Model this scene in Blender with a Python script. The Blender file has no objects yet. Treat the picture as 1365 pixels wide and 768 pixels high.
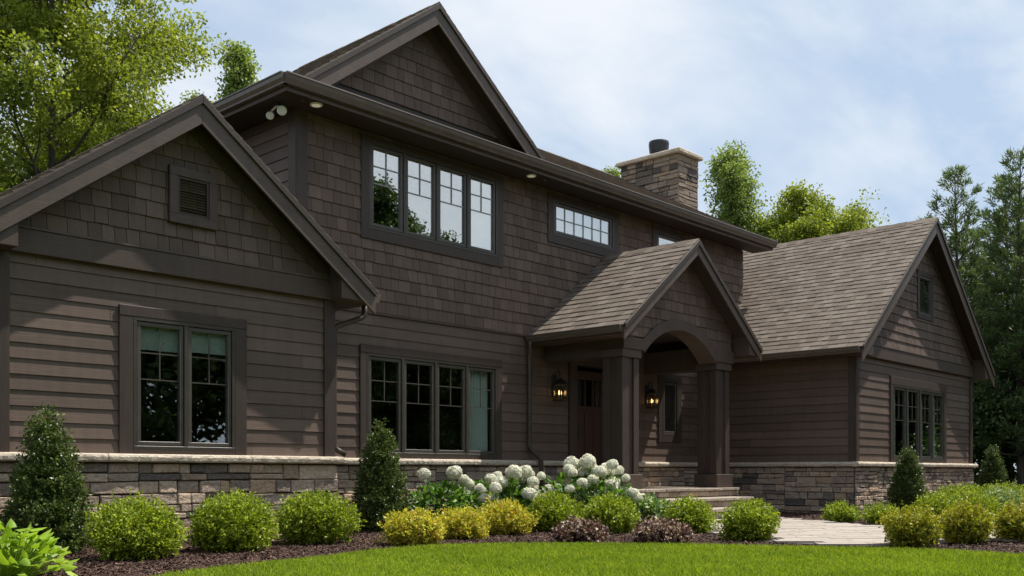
import bpy, bmesh, math, random
import numpy as np
from mathutils import Vector, Matrix

R = math.radians
S = bpy.context.scene
COL = S.collection
rnd = random.Random(7)
rng = np.random.default_rng(7)

# ------------------------------------------------------------------ camera
cd = bpy.data.cameras.new('camera')
cam = bpy.data.objects.new('camera', cd)
COL.objects.link(cam)
cam.location = (0, 0, 0.76)
cam.rotation_euler = (R(90), 0, -R(47.0848))
cd.sensor_width = 36
cd.lens = 35.10
cd.shift_y = 0.1802
cd.clip_start = 0.05
cd.clip_end = 2000
S.camera = cam

# ------------------------------------------------------------------ sky and sun
SUN = Vector((0.46, -0.16, 0.873)).normalized()
w = bpy.data.worlds.new('World')
S.world = w
w.use_nodes = True
nt = w.node_tree
nt.nodes.clear()
def N(t, kind, **kw):
    n = t.nodes.new(kind)
    for k, v in kw.items():
        setattr(n, k, v)
    return n
wo = N(nt, 'ShaderNodeOutputWorld')
bg = N(nt, 'ShaderNodeBackground')
sky = N(nt, 'ShaderNodeTexSky', sky_type='NISHITA')
sky.sun_disc = False
sky.sun_elevation = math.asin(SUN.z)
sky.sun_rotation = math.atan2(SUN.x, SUN.y)
sky.air_density = 1.0
sky.dust_density = 1.4
sky.ozone_density = 1.2
tc = N(nt, 'ShaderNodeTexCoord')
sep = N(nt, 'ShaderNodeSeparateXYZ')
nt.links.new(tc.outputs['Generated'], sep.inputs[0])
def M2(t, op, a, b=None, c=None, clamp=False):
    n = N(t, 'ShaderNodeMath', operation=op)
    n.use_clamp = clamp
    for i, v in enumerate((a, b, c)):
        if v is None: continue
        if isinstance(v, (int, float)): n.inputs[i].default_value = v
        else: t.links.new(v, n.inputs[i])
    return n.outputs[0]
zz = M2(nt, 'ADD', M2(nt, 'MAXIMUM', sep.outputs['Z'], 0.0), 0.22)
px = M2(nt, 'DIVIDE', sep.outputs['X'], zz)
py = M2(nt, 'DIVIDE', sep.outputs['Y'], zz)
cmb = N(nt, 'ShaderNodeCombineXYZ')
nt.links.new(px, cmb.inputs[0]); nt.links.new(py, cmb.inputs[1])
cmap = N(nt, 'ShaderNodeMapping')
cmap.inputs['Rotation'].default_value = (0, 0, R(35))
cmap.inputs['Scale'].default_value = (0.75, 1.7, 1)
cmap.inputs['Location'].default_value = (5.1, 4.4, 0)
nt.links.new(cmb.outputs[0], cmap.inputs[0])
n1 = N(nt, 'ShaderNodeTexNoise')
n1.inputs['Scale'].default_value = 1.15
n1.inputs['Detail'].default_value = 9
n1.inputs['Roughness'].default_value = 0.56
n1.inputs['Distortion'].default_value = 0.35
nt.links.new(cmap.outputs[0], n1.inputs['Vector'])
cr = N(nt, 'ShaderNodeValToRGB')
cr.color_ramp.elements[0].position = 0.40
cr.color_ramp.elements[0].color = (0, 0, 0, 1)
cr.color_ramp.elements[1].position = 0.64
cr.color_ramp.elements[1].color = (1, 1, 1, 1)
nt.links.new(n1.outputs['Fac'], cr.inputs[0])
veil = N(nt, 'ShaderNodeMixRGB')                       # thin high haze over the blue
veil.inputs['Fac'].default_value = 0.80
veil.inputs['Color2'].default_value = (5.35, 6.75, 8.6, 1)
nt.links.new(sky.outputs[0], veil.inputs['Color1'])
cloudfac = M2(nt, 'MULTIPLY_ADD', cr.outputs[0], 0.78, 0.0, clamp=True)
mixc = N(nt, 'ShaderNodeMixRGB')
mixc.inputs['Color2'].default_value = (9.3, 9.5, 9.8, 1)
nt.links.new(cloudfac, mixc.inputs['Fac'])
nt.links.new(veil.outputs[0], mixc.inputs['Color1'])
nt.links.new(mixc.outputs[0], bg.inputs['Color'])
bg.inputs['Strength'].default_value = 0.075
nt.links.new(bg.outputs[0], wo.inputs['Surface'])

sl = bpy.data.lights.new('sun', 'SUN')
sl.energy = 4.6
sl.angle = R(0.6)
sl.color = (1.0, 0.95, 0.87)
so = bpy.data.objects.new('sun', sl)
COL.objects.link(so)
so.location = (20, -20, 40)
so.rotation_euler = SUN.to_track_quat('Z', 'Y').to_euler()

S.view_settings.view_transform = 'Standard'
S.view_settings.look = 'None'
S.view_settings.gamma = 1
S.view_settings.use_curve_mapping = False
S.view_settings.exposure = 0.50
S.cycles.max_bounces = 8
S.cycles.transparent_max_bounces = 12
S.cycles.sample_clamp_indirect = 4.0
S.cycles.use_denoising = True

# ------------------------------------------------------------------ materials
def new_mat(name):
    m = bpy.data.materials.new(name)
    m.use_nodes = True
    t = m.node_tree
    b = t.nodes['Principled BSDF']
    return m, t, b

def ramp(t, fac, stops, interp='LINEAR'):
    n = N(t, 'ShaderNodeValToRGB')
    e = n.color_ramp.elements
    while len(e) < len(stops): e.new(0.5)
    n.color_ramp.interpolation = interp
    for i, (p, c) in enumerate(stops):
        e[i].position = p
        e[i].color = (c[0], c[1], c[2], 1)
    t.links.new(fac, n.inputs[0])
    return n.outputs[0]

def noise(t, scale, detail=5, rough=0.55, stretch=(1, 1, 1), dist=0.0):
    c = N(t, 'ShaderNodeTexCoord')
    mp = N(t, 'ShaderNodeMapping')
    mp.inputs['Scale'].default_value = stretch
    t.links.new(c.outputs['Object'], mp.inputs[0])
    n = N(t, 'ShaderNodeTexNoise')
    n.inputs['Scale'].default_value = scale
    n.inputs['Detail'].default_value = detail
    n.inputs['Roughness'].default_value = rough
    n.inputs['Distortion'].default_value = dist
    t.links.new(mp.outputs[0], n.inputs['Vector'])
    return n.outputs['Fac']

def island(t):
    return N(t, 'ShaderNodeNewGeometry').outputs['Random Per Island']

def mixrgb(t, kind, fac, a, b):
    n = N(t, 'ShaderNodeMixRGB', blend_type=kind)
    for sock, v in ((n.inputs[0], fac), (n.inputs[1], a), (n.inputs[2], b)):
        if isinstance(v, (int, float)): sock.default_value = v
        elif isinstance(v, tuple): sock.default_value = (v[0], v[1], v[2], 1)
        else: t.links.new(v, sock)
    return n.outputs[0]

def bump(t, b, h, strength, dist=0.01):
    n = N(t, 'ShaderNodeBump')
    n.inputs['Strength'].default_value = strength
    n.inputs['Distance'].default_value = dist
    t.links.new(h, n.inputs['Height'])
    t.links.new(n.outputs[0], b.inputs['Normal'])

def scale_col(c, k): return tuple(x * k for x in c)

def paint(name, col, grain=(0.6, 14, 30), var=0.20, rough=0.55, bs=0.35):
    """painted wood: slight per-board change of tone, grain and weathering"""
    m, t, b = new_mat(name)
    base = ramp(t, island(t), [(0, scale_col(col, 1 - var)), (0.5, col), (1, scale_col(col, 1 + var))])
    g = noise(t, 5, 8, 0.62, grain)
    big = noise(t, 0.9, 4, 0.6, (1, 1, 1.6))
    c1 = mixrgb(t, 'MULTIPLY', 0.6, base, ramp(t, g, [(0.3, (0.62, 0.60, 0.58)), (0.7, (1.22, 1.21, 1.19))]))
    c2 = mixrgb(t, 'MULTIPLY', 0.5, c1, ramp(t, big, [(0.3, (0.8, 0.8, 0.8)), (0.7, (1.2, 1.19, 1.17))]))
    st = noise(t, 2.2, 6, 0.7, (5, 5, 0.5))
    c2 = mixrgb(t, 'MULTIPLY', 0.45, c2, ramp(t, st, [(0.35, (0.72, 0.71, 0.70)), (0.65, (1.12, 1.12, 1.12))]))
    t.links.new(c2, b.inputs['Base Color'])
    b.inputs['Roughness'].default_value = rough
    b.inputs['Specular IOR Level'].default_value = 0.35
    bump(t, b, g, bs, 0.006)
    return m

SID = (0.130, 0.092, 0.072)
m_lap = paint('lap_siding_paint', SID)
m_lapy = paint('lap_siding_paint_side', SID, grain=(14, 0.6, 30))
m_shk = paint('shake_paint', (0.136, 0.097, 0.078), grain=(26, 26, 1.2), var=0.22, rough=0.7)
m_trim = paint('trim_paint', (0.086, 0.062, 0.050), grain=(1, 16, 18), var=0.06, rough=0.5, bs=0.25)
m_trimv = paint('trim_paint_vertical', (0.062, 0.045, 0.037), grain=(18, 18, 0.8), var=0.06, rough=0.5, bs=0.25)
m_fascia = paint('fascia_paint', (0.104, 0.079, 0.065), grain=(1, 16, 18), var=0.05, rough=0.45, bs=0.25)
m_rake = paint('rake_mould_paint', (0.052, 0.040, 0.033), grain=(1, 16, 18), var=0.06)
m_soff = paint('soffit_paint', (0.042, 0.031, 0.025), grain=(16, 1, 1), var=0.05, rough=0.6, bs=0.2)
m_core = paint('sheathing', (0.05, 0.04, 0.034), var=0.0)

def metal(name, col, rough=0.4, met=0.0):
    m, t, b = new_mat(name)
    n = noise(t, 6, 5)
    t.links.new(ramp(t, n, [(0.3, scale_col(col, 0.85)), (0.7, scale_col(col, 1.15))]), b.inputs['Base Color'])
    b.inputs['Roughness'].default_value = rough
    b.inputs['Metallic'].default_value = met
    return m
m_gutter = metal('gutter_metal', (0.11, 0.086, 0.07), 0.32)
m_spout = metal('downspout_metal', (0.062, 0.047, 0.038), 0.4)
m_frame = metal('window_frame_metal', (0.050, 0.042, 0.033), 0.4)
m_sash = metal('window_sash_metal', (0.075, 0.066, 0.054), 0.38)
m_grid = metal('grey_grille', (0.30, 0.31, 0.32), 0.4)
m_black = metal('black_metal', (0.02, 0.02, 0.02), 0.45)
m_white = metal('white_plastic', (0.7, 0.7, 0.68), 0.4)
m_louv = metal('louvre_paint', (0.09, 0.07, 0.058), 0.5)

def roofmat():
    m, t, b = new_mat('asphalt_shingle')
    c = ramp(t, island(t), [(0, (0.135, 0.106, 0.084)), (0.35, (0.162, 0.129, 0.103)), (0.7, (0.185, 0.149, 0.120)), (1, (0.220, 0.180, 0.147))])
    g = noise(t, 60, 5, 0.8)
    big = noise(t, 4.5, 6, 0.7)
    c = mixrgb(t, 'MULTIPLY', 0.8, c, ramp(t, g, [(0.3, (0.62, 0.62, 0.62)), (0.7, (1.3, 1.3, 1.3))]))
    c = mixrgb(t, 'MULTIPLY', 0.5, c, ramp(t, big, [(0.3, (0.78, 0.78, 0.78)), (0.7, (1.2, 1.19, 1.17))]))
    t.links.new(c, b.inputs['Base Color'])
    b.inputs['Roughness'].default_value = 0.9
    b.inputs['Specular IOR Level'].default_value = 0.2
    bump(t, b, g, 0.5, 0.006)
    return m
m_roof = roofmat()

def stonemat(name, stops, rough=0.85, cut=0.55):
    m, t, b = new_mat(name)
    c = ramp(t, island(t), stops)
    g = noise(t, 22, 9, 0.68)
    f = noise(t, 5, 6, 0.6, (1, 1, 2.4), 0.6)
    c = mixrgb(t, 'MULTIPLY', 0.75, c, ramp(t, g, [(0.3, (0.6, 0.6, 0.6)), (0.7, (1.28, 1.27, 1.25))]))
    c = mixrgb(t, 'MULTIPLY', 0.55, c, ramp(t, f, [(0.3, (0.7, 0.67, 0.64)), (0.7, (1.2, 1.2, 1.2))]))
    t.links.new(c, b.inputs['Base Color'])
    b.inputs['Roughness'].default_value = rough
    b.inputs['Specular IOR Level'].default_value = 0.25
    h = M2(t, 'MULTIPLY_ADD', f, 1.2, g)
    bump(t, b, h, 0.95, 0.03)
    return m
ST = [(0, (0.075, 0.070, 0.067)), (0.16, (0.14, 0.122, 0.108)), (0.34, (0.30, 0.228, 0.165)), (0.5, (0.16, 0.138, 0.122)),
      (0.66, (0.30, 0.25, 0.20)), (0.82, (0.21, 0.18, 0.155)), (1, (0.34, 0.28, 0.22))]
ST = [(p, (c[0] * 1.95, c[1] * 1.84, c[2] * 1.74)) for p, c in ST]
m_stone = stonemat('ledge_stone', ST)
m_chim = stonemat('chimney_stone', [(p, (c[0] * 0.66, c[1] * 0.67, c[2] * 0.68)) for p, c in ST])
m_cap = stonemat('sandstone_cap', [(0, (0.56, 0.48, 0.38)), (1, (0.66, 0.57, 0.46))])
m_step = stonemat('step_stone', [(0, (0.32, 0.265, 0.21)), (1, (0.40, 0.34, 0.275))])
m_mort, _t, _b = new_mat('mortar')
_t.links.new(ramp(_t, noise(_t, 30, 5), [(0.3, (0.05, 0.044, 0.038)), (0.7, (0.09, 0.08, 0.07))]), _b.inputs['Base Color'])
_b.inputs['Roughness'].default_value = 0.95

def glassmat(name, base):
    m = bpy.data.materials.new(name)
    m.use_nodes = True
    t = m.node_tree
    t.nodes.clear()
    o = N(t, 'ShaderNodeOutputMaterial')
    mx = N(t, 'ShaderNodeMixShader')
    tr = N(t, 'ShaderNodeBsdfTransparent')
    tr.inputs['Color'].default_value = (0.90, 0.94, 0.92, 1)
    gl = N(t, 'ShaderNodeBsdfGlossy')
    gl.inputs['Roughness'].default_value = 0.0
    gl.inputs['Color'].default_value = (0.93, 0.96, 0.97, 1)
    lw = N(t, 'ShaderNodeLayerWeight')
    lw.inputs['Blend'].default_value = 0.5
    edge = M2(t, 'POWER', lw.outputs['Facing'], 4.0)
    wv = noise(t, 1.1, 2, 0.5)
    bp = N(t, 'ShaderNodeBump')
    bp.inputs['Strength'].default_value = 0.10
    bp.inputs['Distance'].default_value = 0.02
    t.links.new(wv, bp.inputs['Height'])
    t.links.new(bp.outputs[0], gl.inputs['Normal'])
    fac = M2(t, 'MULTIPLY_ADD', edge, 0.9, base, clamp=True)
    t.links.new(fac, mx.inputs[0])
    t.links.new(tr.outputs[0], mx.inputs[1])
    t.links.new(gl.outputs[0], mx.inputs[2])
    t.links.new(mx.outputs[0], o.inputs['Surface'])
    return m
m_glass = glassmat('clear_window_glass', 0.15)
m_cglass = glassmat('coated_window_glass', 0.42)
m_lglass = bpy.data.materials.new('lantern_glass')
m_lglass.use_nodes = True
_t = m_lglass.node_tree
_t.nodes.clear()
_o = N(_t, 'ShaderNodeOutputMaterial'); _m = N(_t, 'ShaderNodeMixShader'); _a = N(_t, 'ShaderNodeBsdfTransparent'); _g = N(_t, 'ShaderNodeBsdfGlossy')
_a.inputs['Color'].default_value = (0.9, 0.85, 0.75, 1); _g.inputs['Roughness'].default_value = 0.15
_m.inputs[0].default_value = 0.12
_t.links.new(_a.outputs[0], _m.inputs[1]); _t.links.new(_g.outputs[0], _m.inputs[2]); _t.links.new(_m.outputs[0], _o.inputs['Surface'])

def cloth(name, col, trans=0.3):
    m, t, b = new_mat(name)
    n = noise(t, 60, 4)
    t.links.new(ramp(t, n, [(0.3, scale_col(col, 0.92)), (0.7, scale_col(col, 1.05))]), b.inputs['Base Color'])
    b.inputs['Roughness'].default_value = 0.9
    return m
m_blind = cloth('blind_fabric', (0.40, 0.45, 0.42))
m_curt = cloth('curtain_fabric', (0.62, 0.68, 0.65))
m_sheer = cloth('white_blind_fabric', (0.80, 0.80, 0.80))
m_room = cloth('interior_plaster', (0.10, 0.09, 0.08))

def doormat():
    m, t, b = new_mat('stained_door_wood')
    g = noise(t, 4, 7, 0.6, (22, 22, 0.8), 0.4)
    t.links.new(ramp(t, g, [(0.3, (0.040, 0.020, 0.013)), (0.7, (0.074, 0.037, 0.025))]), b.inputs['Base Color'])
    b.inputs['Roughness'].default_value = 0.4
    bump(t, b, g, 0.2, 0.004)
    return m
m_door = doormat()

def emit(name, col, s):
    m, t, b = new_mat(name)
    b.inputs['Base Color'].default_value = (*col, 1)
    b.inputs['Emission Color'].default_value = (*col, 1)
    b.inputs['Emission Strength'].default_value = s
    return m
m_bulb = emit('lit_bulb', (1.0, 0.68, 0.34), 3.0)
m_lens = emit('soffit_lamp_lens', (1.0, 0.95, 0.72), 0.12)

def leafmat(name, stops, trans=0.35, rough=0.5, spec=0.35, patch=None, tint=(1.25, 1.3, 0.6)):
    m, t, b = new_mat(name)
    c = ramp(t, island(t), stops)
    big = noise(t, 3.0 if patch is None else patch, 3, 0.6)
    c = mixrgb(t, 'MULTIPLY', 0.6, c, ramp(t, big, [(0.3, (0.7, 0.76, 0.7)), (0.7, (1.25, 1.18, 1.1))]))
    t.links.new(c, b.inputs['Base Color'])
    b.inputs['Roughness'].default_value = rough
    b.inputs['Specular IOR Level'].default_value = spec
    tl = N(t, 'ShaderNodeBsdfTranslucent')
    t.links.new(mixrgb(t, 'MULTIPLY', 1.0, c, tint), tl.inputs['Color'])
    ms = N(t, 'ShaderNodeMixShader')
    ms.inputs[0].default_value = trans
    t.links.new(b.outputs[0], ms.inputs[1])
    t.links.new(tl.outputs[0], ms.inputs[2])
    t.links.new(ms.outputs[0], t.nodes['Material Output'].inputs['Surface'])
    return m
m_box = leafmat('boxwood_leaf', [(0, (0.10, 0.15, 0.014)), (0.45, (0.22, 0.30, 0.022)), (0.8, (0.38, 0.45, 0.035)), (1, (0.50, 0.54, 0.08))], patch=5)
m_cone = leafmat('holly_leaf', [(0, (0.045, 0.075, 0.020)), (0.6, (0.09, 0.135, 0.032)), (1, (0.20, 0.24, 0.07))], trans=0.2, rough=0.4, patch=5)
m_gold = leafmat('golden_leaf', [(0, (0.24, 0.25, 0.025)), (0.4, (0.50, 0.49, 0.05)), (0.8, (0.70, 0.66, 0.12)), (0.93, (0.66, 0.42, 0.09)), (1, (0.45, 0.18, 0.06))], patch=6)
m_lime = leafmat('lime_gold_leaf', [(0, (0.15, 0.19, 0.02)), (0.5, (0.30, 0.32, 0.028)), (0.85, (0.46, 0.42, 0.04)), (1, (0.50, 0.32, 0.08))], patch=6)
m_plum = leafmat('plum_leaf', [(0, (0.06, 0.03, 0.032)), (0.45, (0.14, 0.07, 0.07)), (0.7, (0.28, 0.16, 0.15)), (0.85, (0.55, 0.42, 0.38)), (1, (0.66, 0.55, 0.48))], trans=0.2, patch=8)
m_host = leafmat('broad_lime_leaf', [(0, (0.20, 0.33, 0.025)), (0.6, (0.30, 0.45, 0.04)), (1, (0.40, 0.52, 0.07))], patch=4)
m_hyl = leafmat('hydrangea_leaf', [(0, (0.045, 0.11, 0.018)), (0.6, (0.09, 0.19, 0.03)), (1, (0.20, 0.33, 0.05))], patch=4)
m_var = leafmat('variegated_leaf', [(0, (0.10, 0.19, 0.05)), (0.6, (0.20, 0.30, 0.10)), (0.8, (0.5, 0.55, 0.35)), (1, (0.62, 0.65, 0.48))], patch=4)
m_pet = leafmat('hydrangea_petal', [(0, (0.76, 0.78, 0.60)), (0.35, (0.90, 0.89, 0.80)), (1, (0.92, 0.91, 0.86))], trans=0.25, patch=8, tint=(1, 1, .93))
m_maple = leafmat('maple_leaf', [(0, (0.14, 0.19, 0.026)), (0.5, (0.25, 0.30, 0.042)), (1, (0.37, 0.40, 0.075))], trans=0.38, patch=0.5)
m_ash = leafmat('aspen_leaf', [(0, (0.14, 0.20, 0.06)), (0.5, (0.23, 0.30, 0.09)), (1, (0.32, 0.39, 0.13))], trans=0.4, patch=0.5)
m_pine = leafmat('pine_needle', [(0, (0.06, 0.095, 0.042)), (0.6, (0.115, 0.165, 0.072)), (1, (0.20, 0.255, 0.11))], trans=0.4, patch=0.5)
m_wood = leafmat('woodland_leaf', [(0, (0.035, 0.058, 0.018)), (0.6, (0.07, 0.11, 0.03)), (1, (0.13, 0.18, 0.05))], trans=0.3, patch=0.6)

def barkmat():
    m, t, b = new_mat('bark')
    g = noise(t, 3, 8, 0.65, (6, 6, 1.2), 0.5)
    t.links.new(ramp(t, g, [(0.3, (0.045, 0.036, 0.028)), (0.7, (0.14, 0.115, 0.09))]), b.inputs['Base Color'])
    b.inputs['Roughness'].default_value = 0.95
    bump(t, b, g, 0.8, 0.03)
    return m
m_bark = barkmat()

def groundmat(name, stops, scale, bs=0.6, dist=0.03, big=1.2):
    m, t, b = new_mat(name)
    f = noise(t, scale, 8, 0.7)
    g = noise(t, big, 4, 0.6)
    c = ramp(t, f, stops)
    c = mixrgb(t, 'MULTIPLY', 0.6, c, ramp(t, g, [(0.3, (0.75, 0.75, 0.75)), (0.7, (1.2, 1.2, 1.2))]))
    t.links.new(c, b.inputs['Base Color'])
    b.inputs['Roughness'].default_value = 0.95
    b.inputs['Specular IOR Level'].default_value = 0.15
    bump(t, b, f, bs, dist)
    return m
m_soil = groundmat('lawn_soil', [(0.3, (0.05, 0.09, 0.010)), (0.7, (0.10, 0.17, 0.018))], 40)
m_far = groundmat('woodland_floor', [(0.3, (0.03, 0.04, 0.015)), (0.7, (0.06, 0.075, 0.025))], 3)
m_mulch = groundmat('mulch_ground', [(0.3, (0.028, 0.014, 0.010)), (0.7, (0.085, 0.042, 0.030))], 60, 1.0, 0.03)
m_blade = leafmat('grass_blade', [(0, (0.17, 0.25, 0.02)), (0.5, (0.29, 0.39, 0.03)), (0.93, (0.40, 0.48, 0.05)), (1, (0.50, 0.48, 0.14))], trans=0.3, rough=0.5, spec=0.25, patch=1.1)
m_chip, _t, _b = new_mat('mulch_chip')
_t.links.new(ramp(_t, island(_t), [(0, (0.024, 0.012, 0.008)), (0.6, (0.070, 0.034, 0.022)), (0.92, (0.135, 0.072, 0.048)), (1, (0.26, 0.17, 0.12))]), _b.inputs['Base Color'])
_b.inputs['Roughness'].default_value = 0.9

def pavermat():
    m, t, b = new_mat('paver_stone')
    c = ramp(t, island(t), [(0, (0.31, 0.265, 0.225)), (0.5, (0.345, 0.298, 0.255)), (1, (0.385, 0.335, 0.285))])
    g = noise(t, 25, 7, 0.65)
    c = mixrgb(t, 'MULTIPLY', 0.6, c, ramp(t, g, [(0.3, (0.75, 0.74, 0.72)), (0.7, (1.15, 1.15, 1.15))]))
    t.links.new(c, b.inputs['Base Color'])
    b.inputs['Roughness'].default_value = 0.85
    bump(t, b, g, 0.4, 0.008)
    return m
m_paver = pavermat()

# ------------------------------------------------------------------ mesh helpers
class MB:
    def __init__(self): self.v = []; self.f = []; self.mi = []
    def poly(self, pts, mi=0):
        n = len(self.v); self.v += [tuple(p) for p in pts]
        self.f.append(tuple(range(n, n + len(pts)))); self.mi.append(mi)
    def solid(self, front, back, mi=0):
        """closed prism between two rings of equal length"""
        k = len(front); n = len(self.v)
        self.v += [tuple(p) for p in front] + [tuple(p) for p in back]
        self.f.append(tuple(range(n, n + k))); self.f.append(tuple(range(n + 2 * k - 1, n + k - 1, -1)))
        for i in range(k):
            j = (i + 1) % k
            self.f.append((n + j, n + i, n + k + i, n + k + j))
        self.mi += [mi] * (k + 2)
    def box(self, x0, x1, y0, y1, z0, z1, mi=0):
        self.solid([(x0, y0, z0), (x1, y0, z0), (x1, y0, z1), (x0, y0, z1)],
                   [(x0, y1, z0), (x1, y1, z0), (x1, y1, z1), (x0, y1, z1)], mi)
    def prism_y(self, xz, y0, y1, mi=0):
        self.solid([(x, y0, z) for x, z in xz], [(x, y1, z) for x, z in xz], mi)
    def prism_x(self, yz, x0, x1, mi=0):
        self.solid([(x0, y, z) for y, z in yz], [(x1, y, z) for y, z in yz], mi)
    def tube(self, pts, r, seg=8, mi=0, r1=None, caps=True):
        pts = [Vector(p) for p in pts]; n0 = len(self.v); k = len(pts)
        up = Vector((0, 0, 1)); prev = None
        for i, p in enumerate(pts):
            d = (pts[min(i + 1, k - 1)] - pts[max(i - 1, 0)])
            d = d.normalized() if d.length > 1e-9 else Vector((0, 0, 1))
            if prev is None:
                a = d.cross(Vector((1, 0, 0)) if abs(d.x) < 0.8 else Vector((0, 1, 0))).normalized()
            else:
                a = (prev - d * prev.dot(d)).normalized()
            prev = a; b = d.cross(a)
            rr = r if r1 is None else r + (r1 - r) * i / (k - 1)
            for s in range(seg):
                t = 2 * math.pi * s / seg
                self.v.append(tuple(p + (a * math.cos(t) + b * math.sin(t)) * rr))
        for i in range(k - 1):
            for s in range(seg):
                s2 = (s + 1) % seg
                self.f.append((n0 + i * seg + s, n0 + i * seg + s2, n0 + (i + 1) * seg + s2, n0 + (i + 1) * seg + s)); self.mi.append(mi)
        if caps:
            self.f.append(tuple(n0 + s for s in reversed(range(seg)))); self.mi.append(mi)
            self.f.append(tuple(n0 + (k - 1) * seg + s for s in range(seg))); self.mi.append(mi)
    def lathe(self, prof, c, seg=16, mi=0):
        n0 = len(self.v)
        for r, z in prof:
            for s in range(seg):
                t = 2 * math.pi * s / seg
                self.v.append((c[0] + r * math.cos(t), c[1] + r * math.sin(t), c[2] + z))
        for i in range(len(prof) - 1):
            for s in range(seg):
                s2 = (s + 1) % seg
                self.f.append((n0 + i * seg + s, n0 + i * seg + s2, n0 + (i + 1) * seg + s2, n0 + (i + 1) * seg + s)); self.mi.append(mi)
        self.f.append(tuple(n0 + s for s in reversed(range(seg)))); self.mi.append(mi)
        self.f.append(tuple(n0 + (len(prof) - 1) * seg + s for s in range(seg))); self.mi.append(mi)
    def build(self, name, mats, parent=None, bevel=0.0, smooth=False, fix=True):
        me = bpy.data.meshes.new(name)
        off = world_loc(parent) if parent is not None else Vector((0, 0, 0))
        v = [(p[0] - off.x, p[1] - off.y, p[2] - off.z) for p in self.v]
        me.from_pydata(v, [], self.f)
        if not isinstance(mats, (list, tuple)): mats = [mats]
        for m in mats: me.materials.append(m)
        if len(mats) > 1: me.polygons.foreach_set('material_index', self.mi)
        if fix:
            bm = bmesh.new(); bm.from_mesh(me)
            bmesh.ops.recalc_face_normals(bm, faces=bm.faces); bm.to_mesh(me); bm.free()
        if smooth: me.polygons.foreach_set('use_smooth', [True] * len(me.polygons))
        me.update()
        o = bpy.data.objects.new(name, me); COL.objects.link(o)
        if parent is not None: o.parent = parent
        if bevel:
            b = o.modifiers.new('bevel', 'BEVEL'); b.width = bevel; b.segments = 1; b.limit_method = 'ANGLE'
        return o

def world_loc(o):
    p = Vector((0, 0, 0))
    while o is not None:
        p += Vector(o.location); o = o.parent
    return p

def empty(name, loc):
    o = bpy.data.objects.new(name, None); COL.objects.link(o); o.location = loc
    return o
def tag(o, label, cat, group=None):
    o['label'] = label; o['category'] = cat
    if group: o['group'] = group
    return o
def structure(o): o['kind'] = 'structure'; return o

# cladding: rectangles in a wall's own (u, v) plane, cut round openings, clipped by a convex outline, pushed out as real boards
class Frame:
    def __init__(s, o, U, V, W): s.o = Vector(o); s.U = Vector(U); s.V = Vector(V); s.W = Vector(W)
    def __call__(s, u, v, w): return s.o + s.U * u + s.V * v + s.W * w
def subtract(r, holes):
    out = [r]
    for h in holes:
        nx = []
        for (a, b, c, d) in out:
            e, f, g, k = max(a, h[0]), max(b, h[1]), min(c, h[2]), min(d, h[3])
            if e >= g or f >= k: nx.append((a, b, c, d)); continue
            if b < f: nx.append((a, b, c, f))
            if k < d: nx.append((a, k, c, d))
            if a < e: nx.append((a, f, e, k))
            if g < c: nx.append((g, f, c, k))
        out = nx
    return [q for q in out if q[2] - q[0] > 0.004 and q[3] - q[1] > 0.004]
def clip_half(poly, n, d):
    out = []
    for i in range(len(poly)):
        p, q = poly[i], poly[(i + 1) % len(poly)]
        a = p[0] * n[0] + p[1] * n[1] - d; b = q[0] * n[0] + q[1] * n[1] - d
        if a <= 0: out.append(p)
        if (a < 0 < b) or (b < 0 < a):
            t = a / (a - b); out.append((p[0] + (q[0] - p[0]) * t, p[1] + (q[1] - p[1]) * t))
    return out
def clip_convex(poly, region):
    ar = sum(region[i][0] * region[(i + 1) % len(region)][1] - region[(i + 1) % len(region)][0] * region[i][1] for i in range(len(region)))
    s = 1 if ar > 0 else -1
    for i in range(len(region)):
        p, q = region[i], region[(i + 1) % len(region)]
        n = (s * (q[1] - p[1]), -s * (q[0] - p[0]))
        poly = clip_half(poly, n, n[0] * p[0] + n[1] * p[1])
        if len(poly) < 3: return []
    return poly
def clad(mb, fr, cells, region, holes=(), tb=0.016, tt=0.003, jit=0.0, extra=None):
    for c in cells:
        j = rnd.uniform(0, jit)
        for r in subtract(c, holes):
            poly = [(r[0], r[1]), (r[2], r[1]), (r[2], r[3]), (r[0], r[3])]
            if region: poly = clip_convex(poly, region)
            if extra and len(poly) >= 3: poly = extra(poly)
            if len(poly) < 3: continue
            h = max(1e-6, c[3] - c[1])
            mb.solid([fr(u, v, tb + (tt - tb) * (v - c[1]) / h + j) for u, v in poly], [fr(u, v, -0.004) for u, v in poly])
def lap_cells(u0, u1, v0, v1, e=0.152, L=3.7):
    out = []; v = v0
    while v < v1:
        u = u0 - rnd.uniform(0, L)
        while u < u1:
            a, b = max(u, u0), min(u + L - 0.003, u1)
            if b - a > 0.02: out.append((a, v, b, min(v + e, v1)))
            u += L
        v += e
    return out
def shake_cells(u0, u1, v0, v1, e=0.170, w=(0.125, 0.215), gap=0.006):
    out = []; v = v0
    while v < v1:
        u = u0 - rnd.uniform(0, 0.2)
        while u < u1:
            ww = rnd.uniform(*w)
            a, b = max(u, u0), min(u + ww - gap, u1)
            dv = rnd.uniform(-0.003, 0.003)
            if b - a > 0.012: out.append((a, v + dv, b, min(v + e, v1)))
            u += ww
        v += e
    return out
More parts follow.
